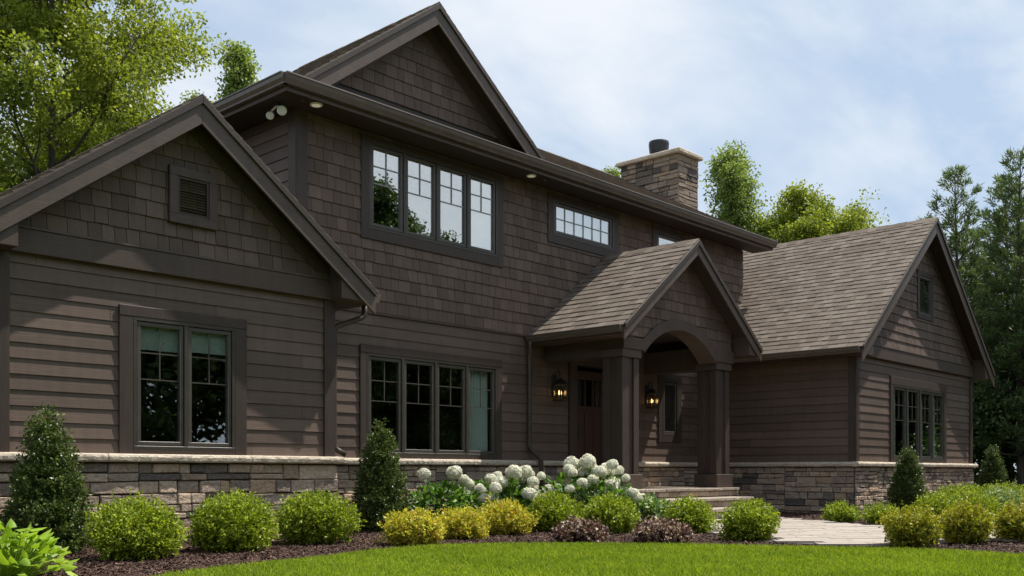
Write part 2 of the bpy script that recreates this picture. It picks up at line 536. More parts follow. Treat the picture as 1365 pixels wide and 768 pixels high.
def stone_cells(u0, u1, v0, v1, big=1.0, out=None):
    """uneven coursed ashlar by repeated splitting"""
    out = []
    def split(a, b, c, d):
        w_, h_ = c - a, d - b
        if h_ > 0.19 * big or (h_ > 0.13 * big and rnd.random() < 0.65):
            k = b + h_ * rnd.uniform(0.36, 0.64); split(a, b, c, k); split(a, k, c, d); return
        if w_ > 0.50 * big or (w_ > max(0.24 * big, h_ * 2.4) and rnd.random() < 0.55):
            k = a + w_ * rnd.uniform(0.32, 0.68); split(a, b, k, d); split(k, b, c, d); return
        out.append((a, b, c, d))
    u = u0
    while u < u1 - 0.01:
        L = min(rnd.uniform(0.9, 1.5) * big, u1 - u)
        if u1 - u - L < 0.35 * big: L = u1 - u
        split(u, v0, u + L, v1); u += L
    return out
def stones(mb, fr, cells, gap=0.005, t=(0.022, 0.044), rim=0.010):
    for (a, b, c, d) in cells:
        g = gap * rnd.uniform(0.6, 1.1); th = rnd.uniform(*t); r = min(rim, (c - a) * 0.2, (d - b) * 0.22)
        q = [(a + g, b + g), (c - g, b + g), (c - g, d - g), (a + g, d - g)]
        q = [(u + rnd.uniform(-.007, .007), v + rnd.uniform(-.006, .006)) for u, v in q]
        cx_ = (a + c) / 2; cy_ = (b + d) / 2
        # rounded outline with 8 points, then an inner face tilted a little
        ring = []
        for i in range(4):
            p, n_ = q[i], q[(i + 1) % 4]; pr = q[i - 1]
            def toward(s, e, k):
                L = math.hypot(e[0] - s[0], e[1] - s[1]); return (s[0] + (e[0] - s[0]) * k / L, s[1] + (e[1] - s[1]) * k / L)
            k = r * 0.7
            ring += [toward(p, pr, k), toward(p, n_, k)]
        n0 = len(mb.v); K = len(ring)
        tx, tz = rnd.uniform(-.03, .03), rnd.uniform(-.06, .06)
        for u, v in ring: mb.v.append(tuple(fr(u, v, 0)))
        for u, v in ring: mb.v.append(tuple(fr(u, v, th * 0.6)))
        for u, v in ring:
            uu = u + (cx_ - u) * min(0.5, r / max(0.02, abs(cx_ - u) + 1e-6)) * 0.9; vv = v + (cy_ - v) * min(0.5, r / max(0.02, abs(cy_ - v) + 1e-6)) * 0.9
            mb.v.append(tuple(fr(uu, vv, th + tx * (uu - cx_) + tz * (vv - cy_))))
        for l in (0, 1):
            for i in range(K):
                j = (i + 1) % K
                mb.f.append((n0 + l * K + i, n0 + l * K + j, n0 + (l + 1) * K + j, n0 + (l + 1) * K + i)); mb.mi.append(0)
        mb.f.append(tuple(n0 + 2 * K + i for i in range(K))); mb.mi.append(0)

# =================================================================== GROUND
def sheet(name, pts, z, m, th=None):
    mb = MB(); mb.poly([(x, y, z) for x, y in pts])
    o = mb.build(name, m, fix=False)
    if o.data.polygons[0].normal.z < 0: o.data.flip_normals()
    return structure(o)
gb = MB(); gb.box(-300, 400, -300, 400, -0.5, -0.02)
structure(gb.build('ground', m_far))
EDGE = [(-9.0, 3.2), (-3.0, 4.2), (0.5, 5.1), (1.8, 5.62), (2.64, 6.08), (3.51, 6.57), (4.48, 6.88), (5.23, 7.11), (5.91, 7.23), (6.84, 7.20), (7.58, 6.87),
        (8.11, 6.30), (8.45, 5.62), (8.69, 4.92), (9.10, 4.34), (9.46, 3.41), (9.38, 2.65), (9.2, 1.0), (9.4, -2.0), (10, -6)]
structure(sheet('lawn', EDGE + [(12, -14), (-25, -14), (-25, 3)], 0.02, m_soil))
bedpts = EDGE + [(13.5, -6), (17, 0), (23, 3.5), (26.5, 7), (25.5, 13), (-6, 14), (-9, 10)]
structure(sheet('mulch_bed', bedpts, 0.008, m_mulch))

def in_poly(P, poly):
    x, y = P[:, 0], P[:, 1]; c = np.zeros(len(P), bool); n = len(poly)
    for i in range(n):
        x0, y0 = poly[i]; x1, y1 = poly[i - 1]
        k = ((y0 > y) != (y1 > y))
        with np.errstate(divide='ignore', invalid='ignore'):
            k &= x < (x1 - x0) * (y - y0) / (y1 - y0) + x0
        c ^= k
    return c

def np_mesh(name, V, F, mats, MI=None, smooth=False):
    """V (n,3), F list of (m,k) index arrays"""
    me = bpy.data.meshes.new(name)
    nl = sum(f.size for f in F); npol = sum(len(f) for f in F)
    me.vertices.add(len(V)); me.vertices.foreach_set('co', np.asarray(V, np.float32).ravel())
    me.loops.add(nl); me.loops.foreach_set('vertex_index', np.concatenate([f.ravel() for f in F]).astype(np.int32))
    me.polygons.add(npol)
    tot = np.concatenate([np.full(len(f), f.shape[1]) for f in F]).astype(np.int32)
    st = np.concatenate([[0], np.cumsum(tot)[:-1]]).astype(np.int32)
    me.polygons.foreach_set('loop_start', st)
    me.polygons.foreach_set('loop_total', tot)
    for m in mats: me.materials.append(m)
    if MI is not None: me.polygons.foreach_set('material_index', MI.astype(np.int32))
    if smooth: me.polygons.foreach_set('use_smooth', np.ones(npol, bool))
    me.update(calc_edges=True); me.validate()
    return me
def link(name, me, loc=(0, 0, 0), parent=None, rz=0):
    o = bpy.data.objects.new(name, me); COL.objects.link(o); o.location = loc; o.rotation_euler.z = rz
    if parent is not None: o.parent = parent
    return o

# grass: single blades over the part of the lawn near the view
LAWN = EDGE + [(12, -14), (-25, -14), (-25, 3)]
def grass():
    P = rng.uniform((-1.5, 0.0), (10.2, 7.4), (430000, 2))
    d = P[:, 0] * 0.7324 + P[:, 1] * 0.6809; lat = P[:, 0] * 0.6809 - P[:, 1] * 0.7324
    keep = in_poly(P, LAWN) & (d > 4.6) & (np.abs(lat) < d * 0.62 + 0.4)
    keep &= rng.random(len(P)) < np.where(d > 6.6, 1.0, 0.35)
    P = P[keep]; n = len(P)
    hgt = rng.uniform(0.030, 0.062, n) * (0.85 + 0.3 * np.sin(P[:, 0] * 2.3 + np.sin(P[:, 1] * 1.7)) * 0.5)
    wd = rng.uniform(0.0022, 0.0042, n) * 1.3; a = rng.uniform(0, 2 * np.pi, n); l = rng.uniform(0.1, 0.8, n) * hgt; la = rng.uniform(0, 2 * np.pi, n)
    B = np.c_[P, np.full(n, 0.018)]
    t = np.c_[np.cos(a), np.sin(a), np.zeros(n)] * wd[:, None]
    ln = np.c_[np.cos(la), np.sin(la), np.zeros(n)] * l[:, None]
    mid = B + ln * 0.35 + np.c_[np.zeros((n, 2)), hgt * 0.6]; tip = B + ln + np.c_[np.zeros((n, 2)), hgt]
    V = np.stack([B - t, B + t, mid + t * 0.8, tip, mid - t * 0.8], 1).reshape(-1, 3)
    F = np.arange(n * 5).reshape(n, 5)
    o = link('grass', np_mesh('grass', V, [F], [m_blade])); o['kind'] = 'stuff'
    o['label'] = 'mown bright green lawn grass in front of the beds'
grass()

# path of stone pavers
PATH = [(12.4, 8.15), (14.90, 8.15), (14.78, 7.56), (13.75, 6.22), (13.27, 5.27), (13.13, 4.64), (13.24, 4.04), (13.5, 3.2), (14.2, 1.5), (12.0, 1.5), (11.45, 2.98), (11.33, 3.46),
        (10.80, 3.85), (9.80, 3.98), (9.50, 4.50), (9.58, 5.22), (10.12, 6.10), (11.3, 7.4)]
sheet('path', PATH, 0.03, m_mort)
def pavers():
    mb = MB(); ang = R(-47); ca, sa = math.cos(ang), math.sin(ang)
    # rows along the direction of travel, offset half
    v = -8; row = 0
    def inside(pt): return bool(in_poly(np.array([pt]), PATH)[0])
    while v < 16:
        u = -16 - (row % 2) * 0.2
        while u < 16:
            L = rnd.choice((0.26, 0.4, 0.52)); g = 0.004
            q = [(u + g, v + g), (u + L - g, v + g), (u + L - g, v + 0.2 - g), (u + g, v + 0.2 - g)]
            W = [(12 + x * ca - y * sa, 5 + x * sa + y * ca) for x, y in q]
            k = sum(inside(p) for p in W)
            if k >= 3:
                z = 0.045 + rnd.uniform(-0.002, 0.002)
                mb.solid([(x, y, z) for x, y in W], [(x, y, 0.026) for x, y in W])
            u += L
        v += 0.2; row += 1
    o = mb.build('path_pavers', m_paver); structure(o)
pavers()

def chips():
    P = rng.uniform((-1.0, 1.5), (20, 10.6), (620000, 2))
    d = P[:, 0] * 0.7324 + P[:, 1] * 0.6809; lat = P[:, 0] * 0.6809 - P[:, 1] * 0.7324
    k = in_poly(P, bedpts) & ~in_poly(P, PATH) & (d > 5) & (np.abs(lat) < d * 0.62 + 0.3) & (d < 19)
    k &= rng.random(len(P)) < np.clip(1.25 - d / 19, 0.3, 1)
    P = P[k]; n = len(P)
    L = rng.uniform(0.006, 0.021, n); W_ = rng.uniform(0.003, 0.007, n); a = rng.uniform(0, 2 * np.pi, n)
    tl = rng.normal(0, 0.35, n); tw = rng.normal(0, 0.5, n)
    T = np.c_[np.cos(a) * np.cos(tl), np.sin(a) * np.cos(tl), np.sin(tl)] * L[:, None]
    B = np.c_[-np.sin(a) * np.cos(tw), np.cos(a) * np.cos(tw), np.sin(tw)] * W_[:, None]
    C = np.c_[P, 0.014 + rng.uniform(0, 0.016, n)]
    V = np.stack([C - T - B, C + T - B * 0.6, C + T + B, C - T + B * 0.8], 1).reshape(-1, 3)
    o = link('mulch', np_mesh('mulch', V, [np.arange(n * 4).reshape(n, 4)], [m_chip])); o['kind'] = 'stuff'
    o['label'] = 'dark red brown shredded bark mulch round the shrubs'
chips()

# =================================================================== HOUSE
house = tag(empty('house', (12.0, 12.0, 0)), 'dark brown shingled two storey house with stone base, gables and arched porch', 'house')
DM, DL, DR, DP = 10.70, 10.00, 7.70, 9.10      # wall planes: main, left wing, right wing, porch front
X, Yv, Z, mY = (1, 0, 0), (0, 1, 0), (0, 0, 1), (0, -1, 0)
LZ = 0.95                                        # top of stone ledge

# openings (x0, z0, x1, z1)
W_L = (4.93, 1.00, 6.13, 2.39)
W_M = (8.58, 1.00, 11.14, 2.39)
W_U = (8.61, 4.08, 11.14, 5.28)
W_T = (12.46, 4.66, 14.10, 5.25)
W_S = (15.41, 4.66, 16.20, 5.25)
W_P = (15.62, 1.45, 16.14, 2.50)
W_R = (18.96, 1.00, 21.68, 2.45)
W_G = (20.19, 3.92, 20.92, 4.76)
DOOR = (12.98, 0.50, 14.02, 2.58)

def wall_core(name, y0, y1, x0, x1, z0, z1, holes):
    mb = MB()
    for r in subtract((x0, z0, x1, z1), holes): mb.box(r[0], r[2], y0, y1, r[1], r[3])
    return mb.build(name, m_core, house)
def grow(h, k): return (h[0] - k, h[1] - k, h[2] + k, h[3] + k)

# sheathing behind the cladding, closed shell of the three blocks
wall_core('wall', DM, DM + 0.16, 7.46, 18.60, 0, 5.41, [W_M, W_U, W_T, W_S, W_P, DOOR])
wall_core('wall', DL, DL + 0.16, 3.60, 7.50, 0, 2.90, [W_L])
wall_core('wall', DR, DR + 0.16, 17.34, 23.34, 0, 2.95, [W_R])
mb = MB()
mb.box(7.46, 7.62, DM + 0.162, 18, 2.6, 5.41)         # upper left side
mb.box(3.60, 3.76, DL + 0.162, 18, 0, 2.90)
mb.box(7.34, 7.50, DL + 0.162, DM - 0.002, 0, 2.90)
mb.box(17.34, 17.50, DR + 0.162, DM - 0.002, 0, 2.95)
mb.box(23.18, 23.34, DR + 0.162, 18, 0, 2.95)
mb.box(18.44, 18.60, DM + 0.162, 18, 2.0, 5.41)
mb.box(3.60, 23.34, 18.002, 18.16, 0, 5.40)
mb.build('rear_wall', m_core, house)
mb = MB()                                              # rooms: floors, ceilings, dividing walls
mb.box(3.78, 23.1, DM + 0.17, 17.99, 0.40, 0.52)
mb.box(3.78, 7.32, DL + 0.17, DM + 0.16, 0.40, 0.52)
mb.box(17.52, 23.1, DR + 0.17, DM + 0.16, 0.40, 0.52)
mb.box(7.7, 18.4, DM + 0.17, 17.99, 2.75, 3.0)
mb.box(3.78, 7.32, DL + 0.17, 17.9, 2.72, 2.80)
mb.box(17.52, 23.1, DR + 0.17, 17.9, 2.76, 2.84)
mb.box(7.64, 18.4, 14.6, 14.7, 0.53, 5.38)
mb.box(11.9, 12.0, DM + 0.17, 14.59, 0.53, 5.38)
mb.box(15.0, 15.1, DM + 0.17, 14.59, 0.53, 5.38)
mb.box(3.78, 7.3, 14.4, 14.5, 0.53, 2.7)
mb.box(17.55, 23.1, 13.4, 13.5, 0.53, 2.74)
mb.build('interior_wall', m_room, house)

# ---- lap siding
TK = 0.055
mb = MB(); fr = Frame((0, DM, 0), X, Z, mY)
holes_m = [grow(W_M, TK), grow(W_U, TK), grow(W_T, TK), grow(W_S, TK), grow(W_P, TK), grow(DOOR, 0.1)]
clad(mb, fr, lap_cells(7.47, 17.33, LZ, 2.93), None, holes_m, 0.016, 0.003)
mb.build('lap_siding', m_lap, house)
mb = MB(); fr = Frame((0, DL, 0), X, Z, mY)
clad(mb, fr, lap_cells(3.62, 7.44, LZ, 2.88), None, [grow(W_L, TK)], 0.016, 0.003)
mb.build('lap_siding', m_lap, house)
mb = MB(); fr = Frame((0, DR, 0), X, Z, mY)
clad(mb, fr, lap_cells(17.40, 23.30, LZ, 2.92), None, [grow(W_R, TK)], 0.016, 0.003)
mb.build('lap_siding', m_lap, house)
mb = MB(); fr = Frame((17.34, 0, 0), (0, 1, 0), Z, (-1, 0, 0))
clad(mb, fr, lap_cells(DR + 0.06, DM - 0.01, LZ, 2.86), None, [], 0.020, 0.004)
mb.build('lap_siding', m_lapy, house)
mb = MB(); fr = Frame((7.46, 0, 0), (0, 1, 0), Z, (-1, 0, 0))
clad(mb, fr, lap_cells(DM + 0.10, 17.9, 3.0, 5.399), None, [], 0.020, 0.004)
mb.build('lap_siding', m_lapy, house)

mb = MB(); fr = Frame((3.60, 0, 0), (0, 1, 0), Z, (-1, 0, 0))
clad(mb, fr, lap_cells(DL + 0.06, 17.9, LZ, 2.86), None, [], 0.016, 0.003)
mb.build('lap_siding', m_lapy, house)

# ---- shake siding of the upper storey, flared a little at its foot
mb = MB(); fr = Frame((0, DM - 0.012, 0), X, Z, mY)
clad(mb, fr, shake_cells(7.60, 18.58, 2.955, 5.399), None, [grow(W_U, TK), grow(W_T, TK), grow(W_S, TK)], 0.020, 0.004, 0.003)
mb.build('shake_siding', m_shk, house)
mb = MB(); mb.box(7.62, 17.30, DM - 0.030, DM, 2.925, 2.953); mb.build('drip_board', m_trim, house)

# ---- roofs
def slope_shingles(mb, fr, u0, u1, v0, v1, region=None, e=0.150):
    cells = []; v = v0 - 0.02
    while v < v1:
        u = u0 - rnd.uniform(0, 0.3)
        while u < u1:
            L = rnd.uniform(0.10, 0.24); a, b = max(u, u0), min(u + L - 0.004, u1)
            if b - a > 0.01: cells.append((a, v, b, min(v + e + 0.01, v1)))
            u += L
        v += e
    clad(mb, fr, cells, region, (), 0.012, 0.001, 0.006)

def gable_roof(xl, xr, xm, ze, zr, y0, y1, th, y_l=None, y_r=None, ytop=None, wallx=None, zsoff=None, left_end=None, right_end=None, ret=True, bw=0.20):
    """ridge along Y; ze is the top of the roof edge, y0 the front rake"""
    yl = y1 if y_l is None else y_l; yr = y1 if y_r is None else y_r
    d = MB()
    d.prism_y([(xl, ze), (xm, zr), (xm, zr - th), (xl, ze - th)], y0, yl)
    d.prism_y([(xm, zr), (xr, ze), (xr, ze - th), (xm, zr - th)], y0, yr)
    d.build('roof_deck', m_soff, house)
    s = MB()
    for sgn, xe, ye in ((1, xl, yl), (-1, xr, yr)):
        U = Vector((0, -1, 0)) if sgn > 0 else Vector((0, 1, 0))
        V = Vector((xm - xe, 0, zr - ze)); L = V.length; V = V / L
        W = U.cross(V)
        if W.z < 0: W = -W
        o = Vector((xe, 0, ze + 0.004))
        f = Frame(o, (0, 1, 0), V, W)
        slope_shingles(s, f, y0 - 0.035, ye, -0.03, L, None)
    for k in range(int((y1 - y0) / 0.2) + 1):                                   # ridge caps
        a = y0 - 0.04 + k * 0.2
        b = min(a + 0.22, y1)
        if b - a < 0.03: continue
        sl_ = (zr - ze) / abs(xm - xl); q = 0.13
        zz_ = zr + 0.022 + 0.006 * (k % 2)
        s.prism_y([(xm - q, zz_ - q * sl_), (xm, zz_), (xm + q, zz_ - q * sl_), (xm + q, zz_ - q * sl_ - 0.01), (xm, zz_ - 0.012), (xm - q, zz_ - q * sl_ - 0.01)], a, b)
    s.build('roof', m_roof, house)
    # rake boards: wide bargeboard and a narrow shingle mould above it
    for sg, xe in ((-1, xl), (1, xr)):
        r = MB(); k = 0.0
        r.prism_y([(xe, ze - 0.05), (xm, zr - 0.05), (xm, zr - 0.05 - bw * 1.25), (xe, ze - 0.05 - bw * 1.25)], y0 - 0.028, y0 - 0.002)
        r.build('bargeboard', m_fascia, house, bevel=0.004)
        r = MB()
        r.prism_y([(xe, ze + 0.0), (xm, zr + 0.0), (xm, zr - 0.085), (xe, ze - 0.085)], y0 - 0.052, y0 - 0.030)
        r.build('rake_mould', m_rake, house, bevel=0.004)

# main roof: eave along the front, hipped at the left, plain rake at the right
EY, EZ, SL = 10.20, 5.57, 0.535
RX0, RX1, RY = 6.97, 18.95, 14.0
RZ = EZ + SL * (RY - EY); HX = RX0 + (RY - EY)
mb = MB(); V = Vector((0, RY - EY, RZ - EZ)); L = V.length; V /= L; Wn = Vector((1, 0, 0)).cross(V)
fr = Frame((0, EY, EZ + 0.004), X, V, Wn)
slope_shingles(mb, fr, RX0, RX1 + 0.03, -0.03, L, [(RX0 - 0.03, -0.03), (RX1 + 0.03, -0.03), (RX1 + 0.03, L), (HX, L)])
V2 = Vector((HX - RX0, 0, RZ - EZ)); V2 /= V2.length
fr2 = Frame((RX0, 0, EZ + 0.004), (0, -1, 0), V2, Vector((-V2.z, 0, V2.x)))
slope_shingles(mb, fr2, -18.05, -EY, -0.03, L, [(-18.05, -0.03), (-EY, -0.03), (-RY, L), (-RY - 0.01, L)])
for k in range(40):
    a = HX + k * 0.2; b = min(a + 0.22, RX1 + 0.03)
    if b - a < 0.04: break
    zz_ = RZ + 0.028 + 0.006 * (k % 2)
    mb.prism_x([(RY - 0.14, zz_ - 0.076), (RY, zz_), (RY + 0.14, zz_ - 0.076), (RY + 0.14, zz_ - 0.088), (RY, zz_ - 0.012), (RY - 0.14, zz_ - 0.088)], a, b)
mb.build('roof', m_roof, house)
mb = MB()
mb.solid([(RX0, EY, EZ), (RX1, EY, EZ), (RX1, RY, RZ), (HX, RY, RZ)], [(RX0, EY, EZ - 0.14), (RX1, EY, EZ - 0.14), (RX1, RY, RZ - 0.14), (HX, RY, RZ - 0.14)])
mb.solid([(RX0, 18.05, EZ), (RX0, EY, EZ), (HX, RY, RZ)], [(RX0, 18.05, EZ - 0.14), (RX0, EY, EZ - 0.14), (HX, RY, RZ - 0.14)])
mb.solid([(RX0, 18.05, EZ), (RX1, 18.05, EZ), (RX1, RY, RZ), (HX, RY, RZ)], [(RX0, 18.05, EZ - 0.14), (RX1, 18.05, EZ - 0.14), (RX1, RY, RZ - 0.14), (HX, RY, RZ - 0.14)])
mb.build('roof_deck', m_soff, house)
mb = MB()                                             # right rake
mb.solid([(RX1 + 0.002, EY, EZ), (RX1 + 0.002, RY, RZ), (RX1 + 0.002, RY, RZ - 0.2), (RX1 + 0.002, EY, EZ - 0.17)],
         [(RX1 + 0.03, EY, EZ), (RX1 + 0.03, RY, RZ), (RX1 + 0.03, RY, RZ - 0.2), (RX1 + 0.03, EY, EZ - 0.17)])
mb.build('bargeboard', m_fascia, house)
mb = MB()                                             # gable end wall at the right under the roof
mb.prism_x([(DM, 5.42), (17.3, 5.42), (RY, RZ - 0.16)], 18.44, 18.60)
mb.build('gable_wall', m_core, house)
mb = MB()                                             # soffits
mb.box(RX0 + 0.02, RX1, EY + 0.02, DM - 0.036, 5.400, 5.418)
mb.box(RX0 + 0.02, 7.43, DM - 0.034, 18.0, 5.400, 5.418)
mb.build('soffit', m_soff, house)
def gutter_profile():  # outward distance, height (K style)
    return [(0.0, -0.005), (0.115, -0.005), (0.118, -0.022), (0.105, -0.03), (0.098, -0.075), (0.070, -0.115), (0.066, -0.135), (0.0, -0.135)]
mb = MB()
mb.prism_x([(EY - o_, EZ + z_) for o_, z_ in gutter_profile()], RX0 - 0.06, RX1 + 0.02)
mb.build('gutter', m_gutter, house)
mb = MB()
mb.prism_y([(RX0 - o_, EZ + z_) for o_, z_ in gutter_profile()], EY - 0.05, 18.05)
mb.build('gutter', m_gutter, house)
mb = MB(); mb.box(RX0 + 0.0, RX1, EY, EY + 0.018, 5.378, 5.432); mb.box(RX0, RX0 + 0.018, EY + 0.02, 18, 5.378, 5.432)
mb.build('fascia', m_fascia, house)
# corner board of the upper storey
mb = MB(); mb.box(7.44, 7.61, DM - 0.045, DM, 2.92, 5.398); mb.box(7.415, 7.439, DM - 0.045, DM + 0.12, 2.92, 5.398)
mb.build('corner_board', m_trimv, house, bevel=0.004)

# big gable above the eave
GX, GZ, GY = 9.64, 7.40, 10.40
gable_roof(7.30, 11.96, GX, 5.66, GZ, GY, 13.6, 0.13)
mb = MB(); mb.prism_y([(7.55, 5.62), (11.72, 5.62), (GX, 7.24)], DM - 0.002, DM + 0.1); mb.build('gable_wall', m_core, house)
mb = MB(); fr = Frame((0, DM - 0.004, 0), X, Z, mY)
clad(mb, fr, shake_cells(7.6, 11.7, 5.92, 7.2), [(7.9, 5.90), (11.4, 5.90), (GX, 7.20)], [], 0.02, 0.004, 0.003)
mb.build('shake_siding', m_shk, house)
mb = MB()
for sg, xe in ((1, 7.5), (-1, 11.78)):
    mb.prism_y([(xe, 5.66), (GX, 7.26), (GX, 7.05), (xe + sg * 0.28, 5.66)], DM - 0.035 - 0.003 * sg, DM - 0.005)
mb.build('frieze_board', m_trim, house)

# left wing
LX, LRZ = 5.55, 4.78
gable_roof(3.18, 7.92, LX, 3.02, LRZ, 9.70, 17.5, 0.13, y_r=DM - 0.03)
mb = MB(); mb.prism_y([(LX, LRZ - 0.01), (7.40, 3.40), (7.40, 3.27), (LX, LRZ - 0.14)], DM - 0.02, 17.5); mb.build('roof_deck', m_soff, house)
mb = MB(); mb.prism_y([(3.62, 2.86), (7.48, 2.86), (7.48, 3.2), (LX, 4.62), (3.62, 3.2)], DL + 0.0, DL + 0.12); mb.build('gable_wall', m_core, house)
mb = MB(); fr = Frame((0, DL - 0.025, 0), X, Z, mY)
clad(mb, fr, shake_cells(3.6, 7.5, 3.12, 4.6), [(3.66, 3.11), (7.44, 3.11), (7.44, 3.16), (LX, 4.56), (3.66, 3.16)], [], 0.02, 0.004, 0.003)
mb.build('shake_siding', m_shk, house)
mb = MB(); mb.box(3.60, 7.43, DL - 0.075, DL + 0.0, 2.87, 3.10); mb.build('band_board', m_trim, house, bevel=0.005)
mb = MB(); mb.box(3.60, 7.43, DL - 0.085, DL + 0.0, 3.102, 3.122); mb.build('drip_board', m_fascia, house)
mb = MB()
for sg, xe in ((1, 3.62), (-1, 7.46)):
    mb.prism_y([(xe, 3.20), (LX, 4.64), (LX, 4.46), (xe + sg * 0.25, 3.20)], DL - 0.062 - 0.003 * sg, DL - 0.022)
mb.build('frieze_board', m_trim, house)
for sg, xe in ((1, 7.92), (-1, 3.18)):                       # boxed eave ends
    mb = MB(); xi = xe - sg * 0.50
    mb.prism_y([(xi, 2.865), (xe, 2.865), (xe, 2.93), (xi, 3.29)], 9.70, DM - 0.035 if sg > 0 else 17.5)
    mb.build('eave_box', m_trim, house, bevel=0.004)
mb = MB(); mb.prism_y([(7.922 + o_, 3.0 + z_) for o_, z_ in gutter_profile()], 9.70, DM - 0.04); mb.build('gutter', m_gutter, house)
mb = MB(); mb.prism_y([(3.178 - o_, 3.0 + z_) for o_, z_ in gutter_profile()], 9.70, 17.5); mb.build('gutter', m_gutter, house)
mb = MB(); mb.box(7.36, 7.52, DL - 0.042, DL, LZ, 2.868); mb.box(7.50, 7.522, DL + 0.002, DM - 0.03, LZ, 2.868); mb.build('corner_board', m_trimv, house, bevel=0.004)
mb = MB(); mb.box(3.58, 3.70, DL - 0.042, DL, LZ, 2.868); mb.build('corner_board', m_trimv, house, bevel=0.004)

# right wing
RGX, RGZ = 20.41, 5.85
gable_roof(16.90, 23.92, RGX, 2.98, RGZ, 7.40, 16.5, 0.13, y_l=16.5)
mb = MB(); mb.prism_y([(17.36, 2.90), (23.32, 2.90), (23.32, 3.25), (RGX, 5.68), (17.36, 3.25)], DR, DR + 0.12); mb.build('gable_wall', m_core, house)
mb = MB(); fr = Frame((0, DR - 0.025, 0), X, Z, mY)
clad(mb, fr, shake_cells(17.4, 23.3, 3.13, 5.7, w=(0.10, 0.2)), [(17.45, 3.12), (23.25, 3.12), (23.25, 3.25), (RGX, 5.62), (17.45, 3.25)], [grow(W_G, 0.03)], 0.02, 0.004, 0.003)
mb.build('shake_siding', m_shk, house)
mb = MB(); mb.box(17.36, 23.36, DR - 0.075, DR, 2.88, 3.10); mb.build('band_board', m_trim, house, bevel=0.005)
mb = MB(); mb.box(17.36, 23.36, DR - 0.085, DR, 3.102, 3.122); mb.build('drip_board', m_fascia, house)
mb = MB()
for sg, xe in ((1, 17.4), (-1, 23.36)):
    mb.prism_y([(xe, 3.22), (RGX, 5.70), (RGX, 5.52), (xe + sg * 0.22, 3.22)], DR - 0.062 - 0.003 * sg, DR - 0.022)
mb.build('frieze_board', m_trim, house)
for sg, xe in ((1, 23.92), (-1, 16.90)):
    mb = MB(); xi = xe - sg * 0.52
    mb.prism_y([(xi, 2.845), (xe, 2.845), (xe, 2.90), (xi, 3.31)], 7.40, 16.5 if sg > 0 else DM - 0.035)
    mb.build('eave_box', m_trim, house, bevel=0.004)
mb = MB(); mb.prism_y([(16.898 - o_, 2.97 + z_ * 0.85) for o_, z_ in gutter_profile()], 7.40, DM - 0.035); mb.build('gutter', m_gutter, house)
mb = MB(); mb.box(17.30, 17.43, DR - 0.042, DR, LZ, 2.878); mb.box(17.297, 17.338, DR + 0.002, DR + 0.11, LZ, 2.843); mb.build('corner_board', m_trimv, house, bevel=0.004)
mb = MB(); mb.box(23.23, 23.38, DR - 0.042, DR, LZ, 2.878); mb.build('corner_board', m_trimv, house, bevel=0.004)

# porch roof, gable and arch
PX0, PX1, PXM, PRZ = 11.86, 15.90, 13.86, 4.52
gable_roof(PX0, PX1, PXM, 2.95, PRZ, 8.80, DM - 0.036, 0.12, bw=0.15)
ACX, AHALF, AS, AC = 13.82, 1.04, 2.63, 3.08
ARI = (AHALF ** 2 + (AC - AS) ** 2) / (2 * (AC - AS)); ACZ = AC - ARI
def gz(x): return 2.95 - 0.12 + (PRZ - 2.95) * (1 - abs(x - PXM) / (PX1 - PXM))
mb = MB(); n = 48
xs = [12.26 + (15.40 - 12.26) * i / n for i in range(n + 1)]
def az(x, r=0.0):
    if abs(x - ACX) >= AHALF: return 2.50
    return ACZ + math.sqrt(ARI ** 2 - (x - ACX) ** 2)
xs = sorted(set([x for x in xs if abs(abs(x - ACX) - AHALF) > 0.03] + [ACX - AHALF, ACX + AHALF]))
for a, b in zip(xs, xs[1:]):
    m_ = (a + b) / 2
    za = az(a) if abs(m_ - ACX) < AHALF else 2.66; zb = az(b) if abs(m_ - ACX) < AHALF else 2.66
    if abs(m_ - ACX) < AHALF and abs(a - ACX) >= AHALF: za = AS
    if abs(m_ - ACX) < AHALF and abs(b - ACX) >= AHALF: zb = AS
    mb.solid([(a, DP, za), (b, DP, zb), (b, DP, gz(b)), (a, DP, gz(a))], [(a, DP + 0.30, za), (b, DP + 0.30, zb), (b, DP + 0.30, gz(b)), (a, DP + 0.30, gz(a))])
mb.build('porch_gable', m_trim, house)
mb = MB()                                              # arch trim ring and spring blocks
K = 28; th0 = math.asin(AHALF / ARI)
for i in range(K):
    a = -th0 + 2 * th0 * i / K; b = -th0 + 2 * th0 * (i + 1) / K
    def pt(t, r, y): return (ACX + r * math.sin(t), y, ACZ + r * math.cos(t))
    ro = ARI + 0.165
    mb.solid([pt(a, ARI - 0.004, DP - 0.042), pt(b, ARI - 0.004, DP - 0.042), pt(b, ro, DP - 0.042), pt(a, ro, DP - 0.042)],
             [pt(a, ARI - 0.004, DP - 0.001), pt(b, ARI - 0.004, DP - 0.001), pt(b, ro, DP - 0.001), pt(a, ro, DP - 0.001)])
mb.build('arch_trim', m_trim, house)
for a, b, c in ((12.23, 12.80, 2.835), (14.86, 15.43, 2.86)):
    mb = MB(); mb.box(a, b, DP - 0.048, DP - 0.002, 2.655, c); mb.build('spring_block', m_trim, house, bevel=0.004)
def not_arch(poly):
    c = (sum(p[0] for p in poly) / len(poly) - ACX, sum(p[1] for p in poly) / len(poly) - ACZ)
    r = math.hypot(*c)
    if abs(c[0]) > 1.2: return poly
    if r < ARI - 0.1: return []
    nx, nz = c[0] / r, c[1] / r; rm = ARI + 0.10
    return clip_half(poly, (-nx, -nz), -(nx * (ACX + nx * rm) + nz * (ACZ + nz * rm)))
mb = MB(); fr = Frame((0, DP - 0.004, 0), X, Z, mY)
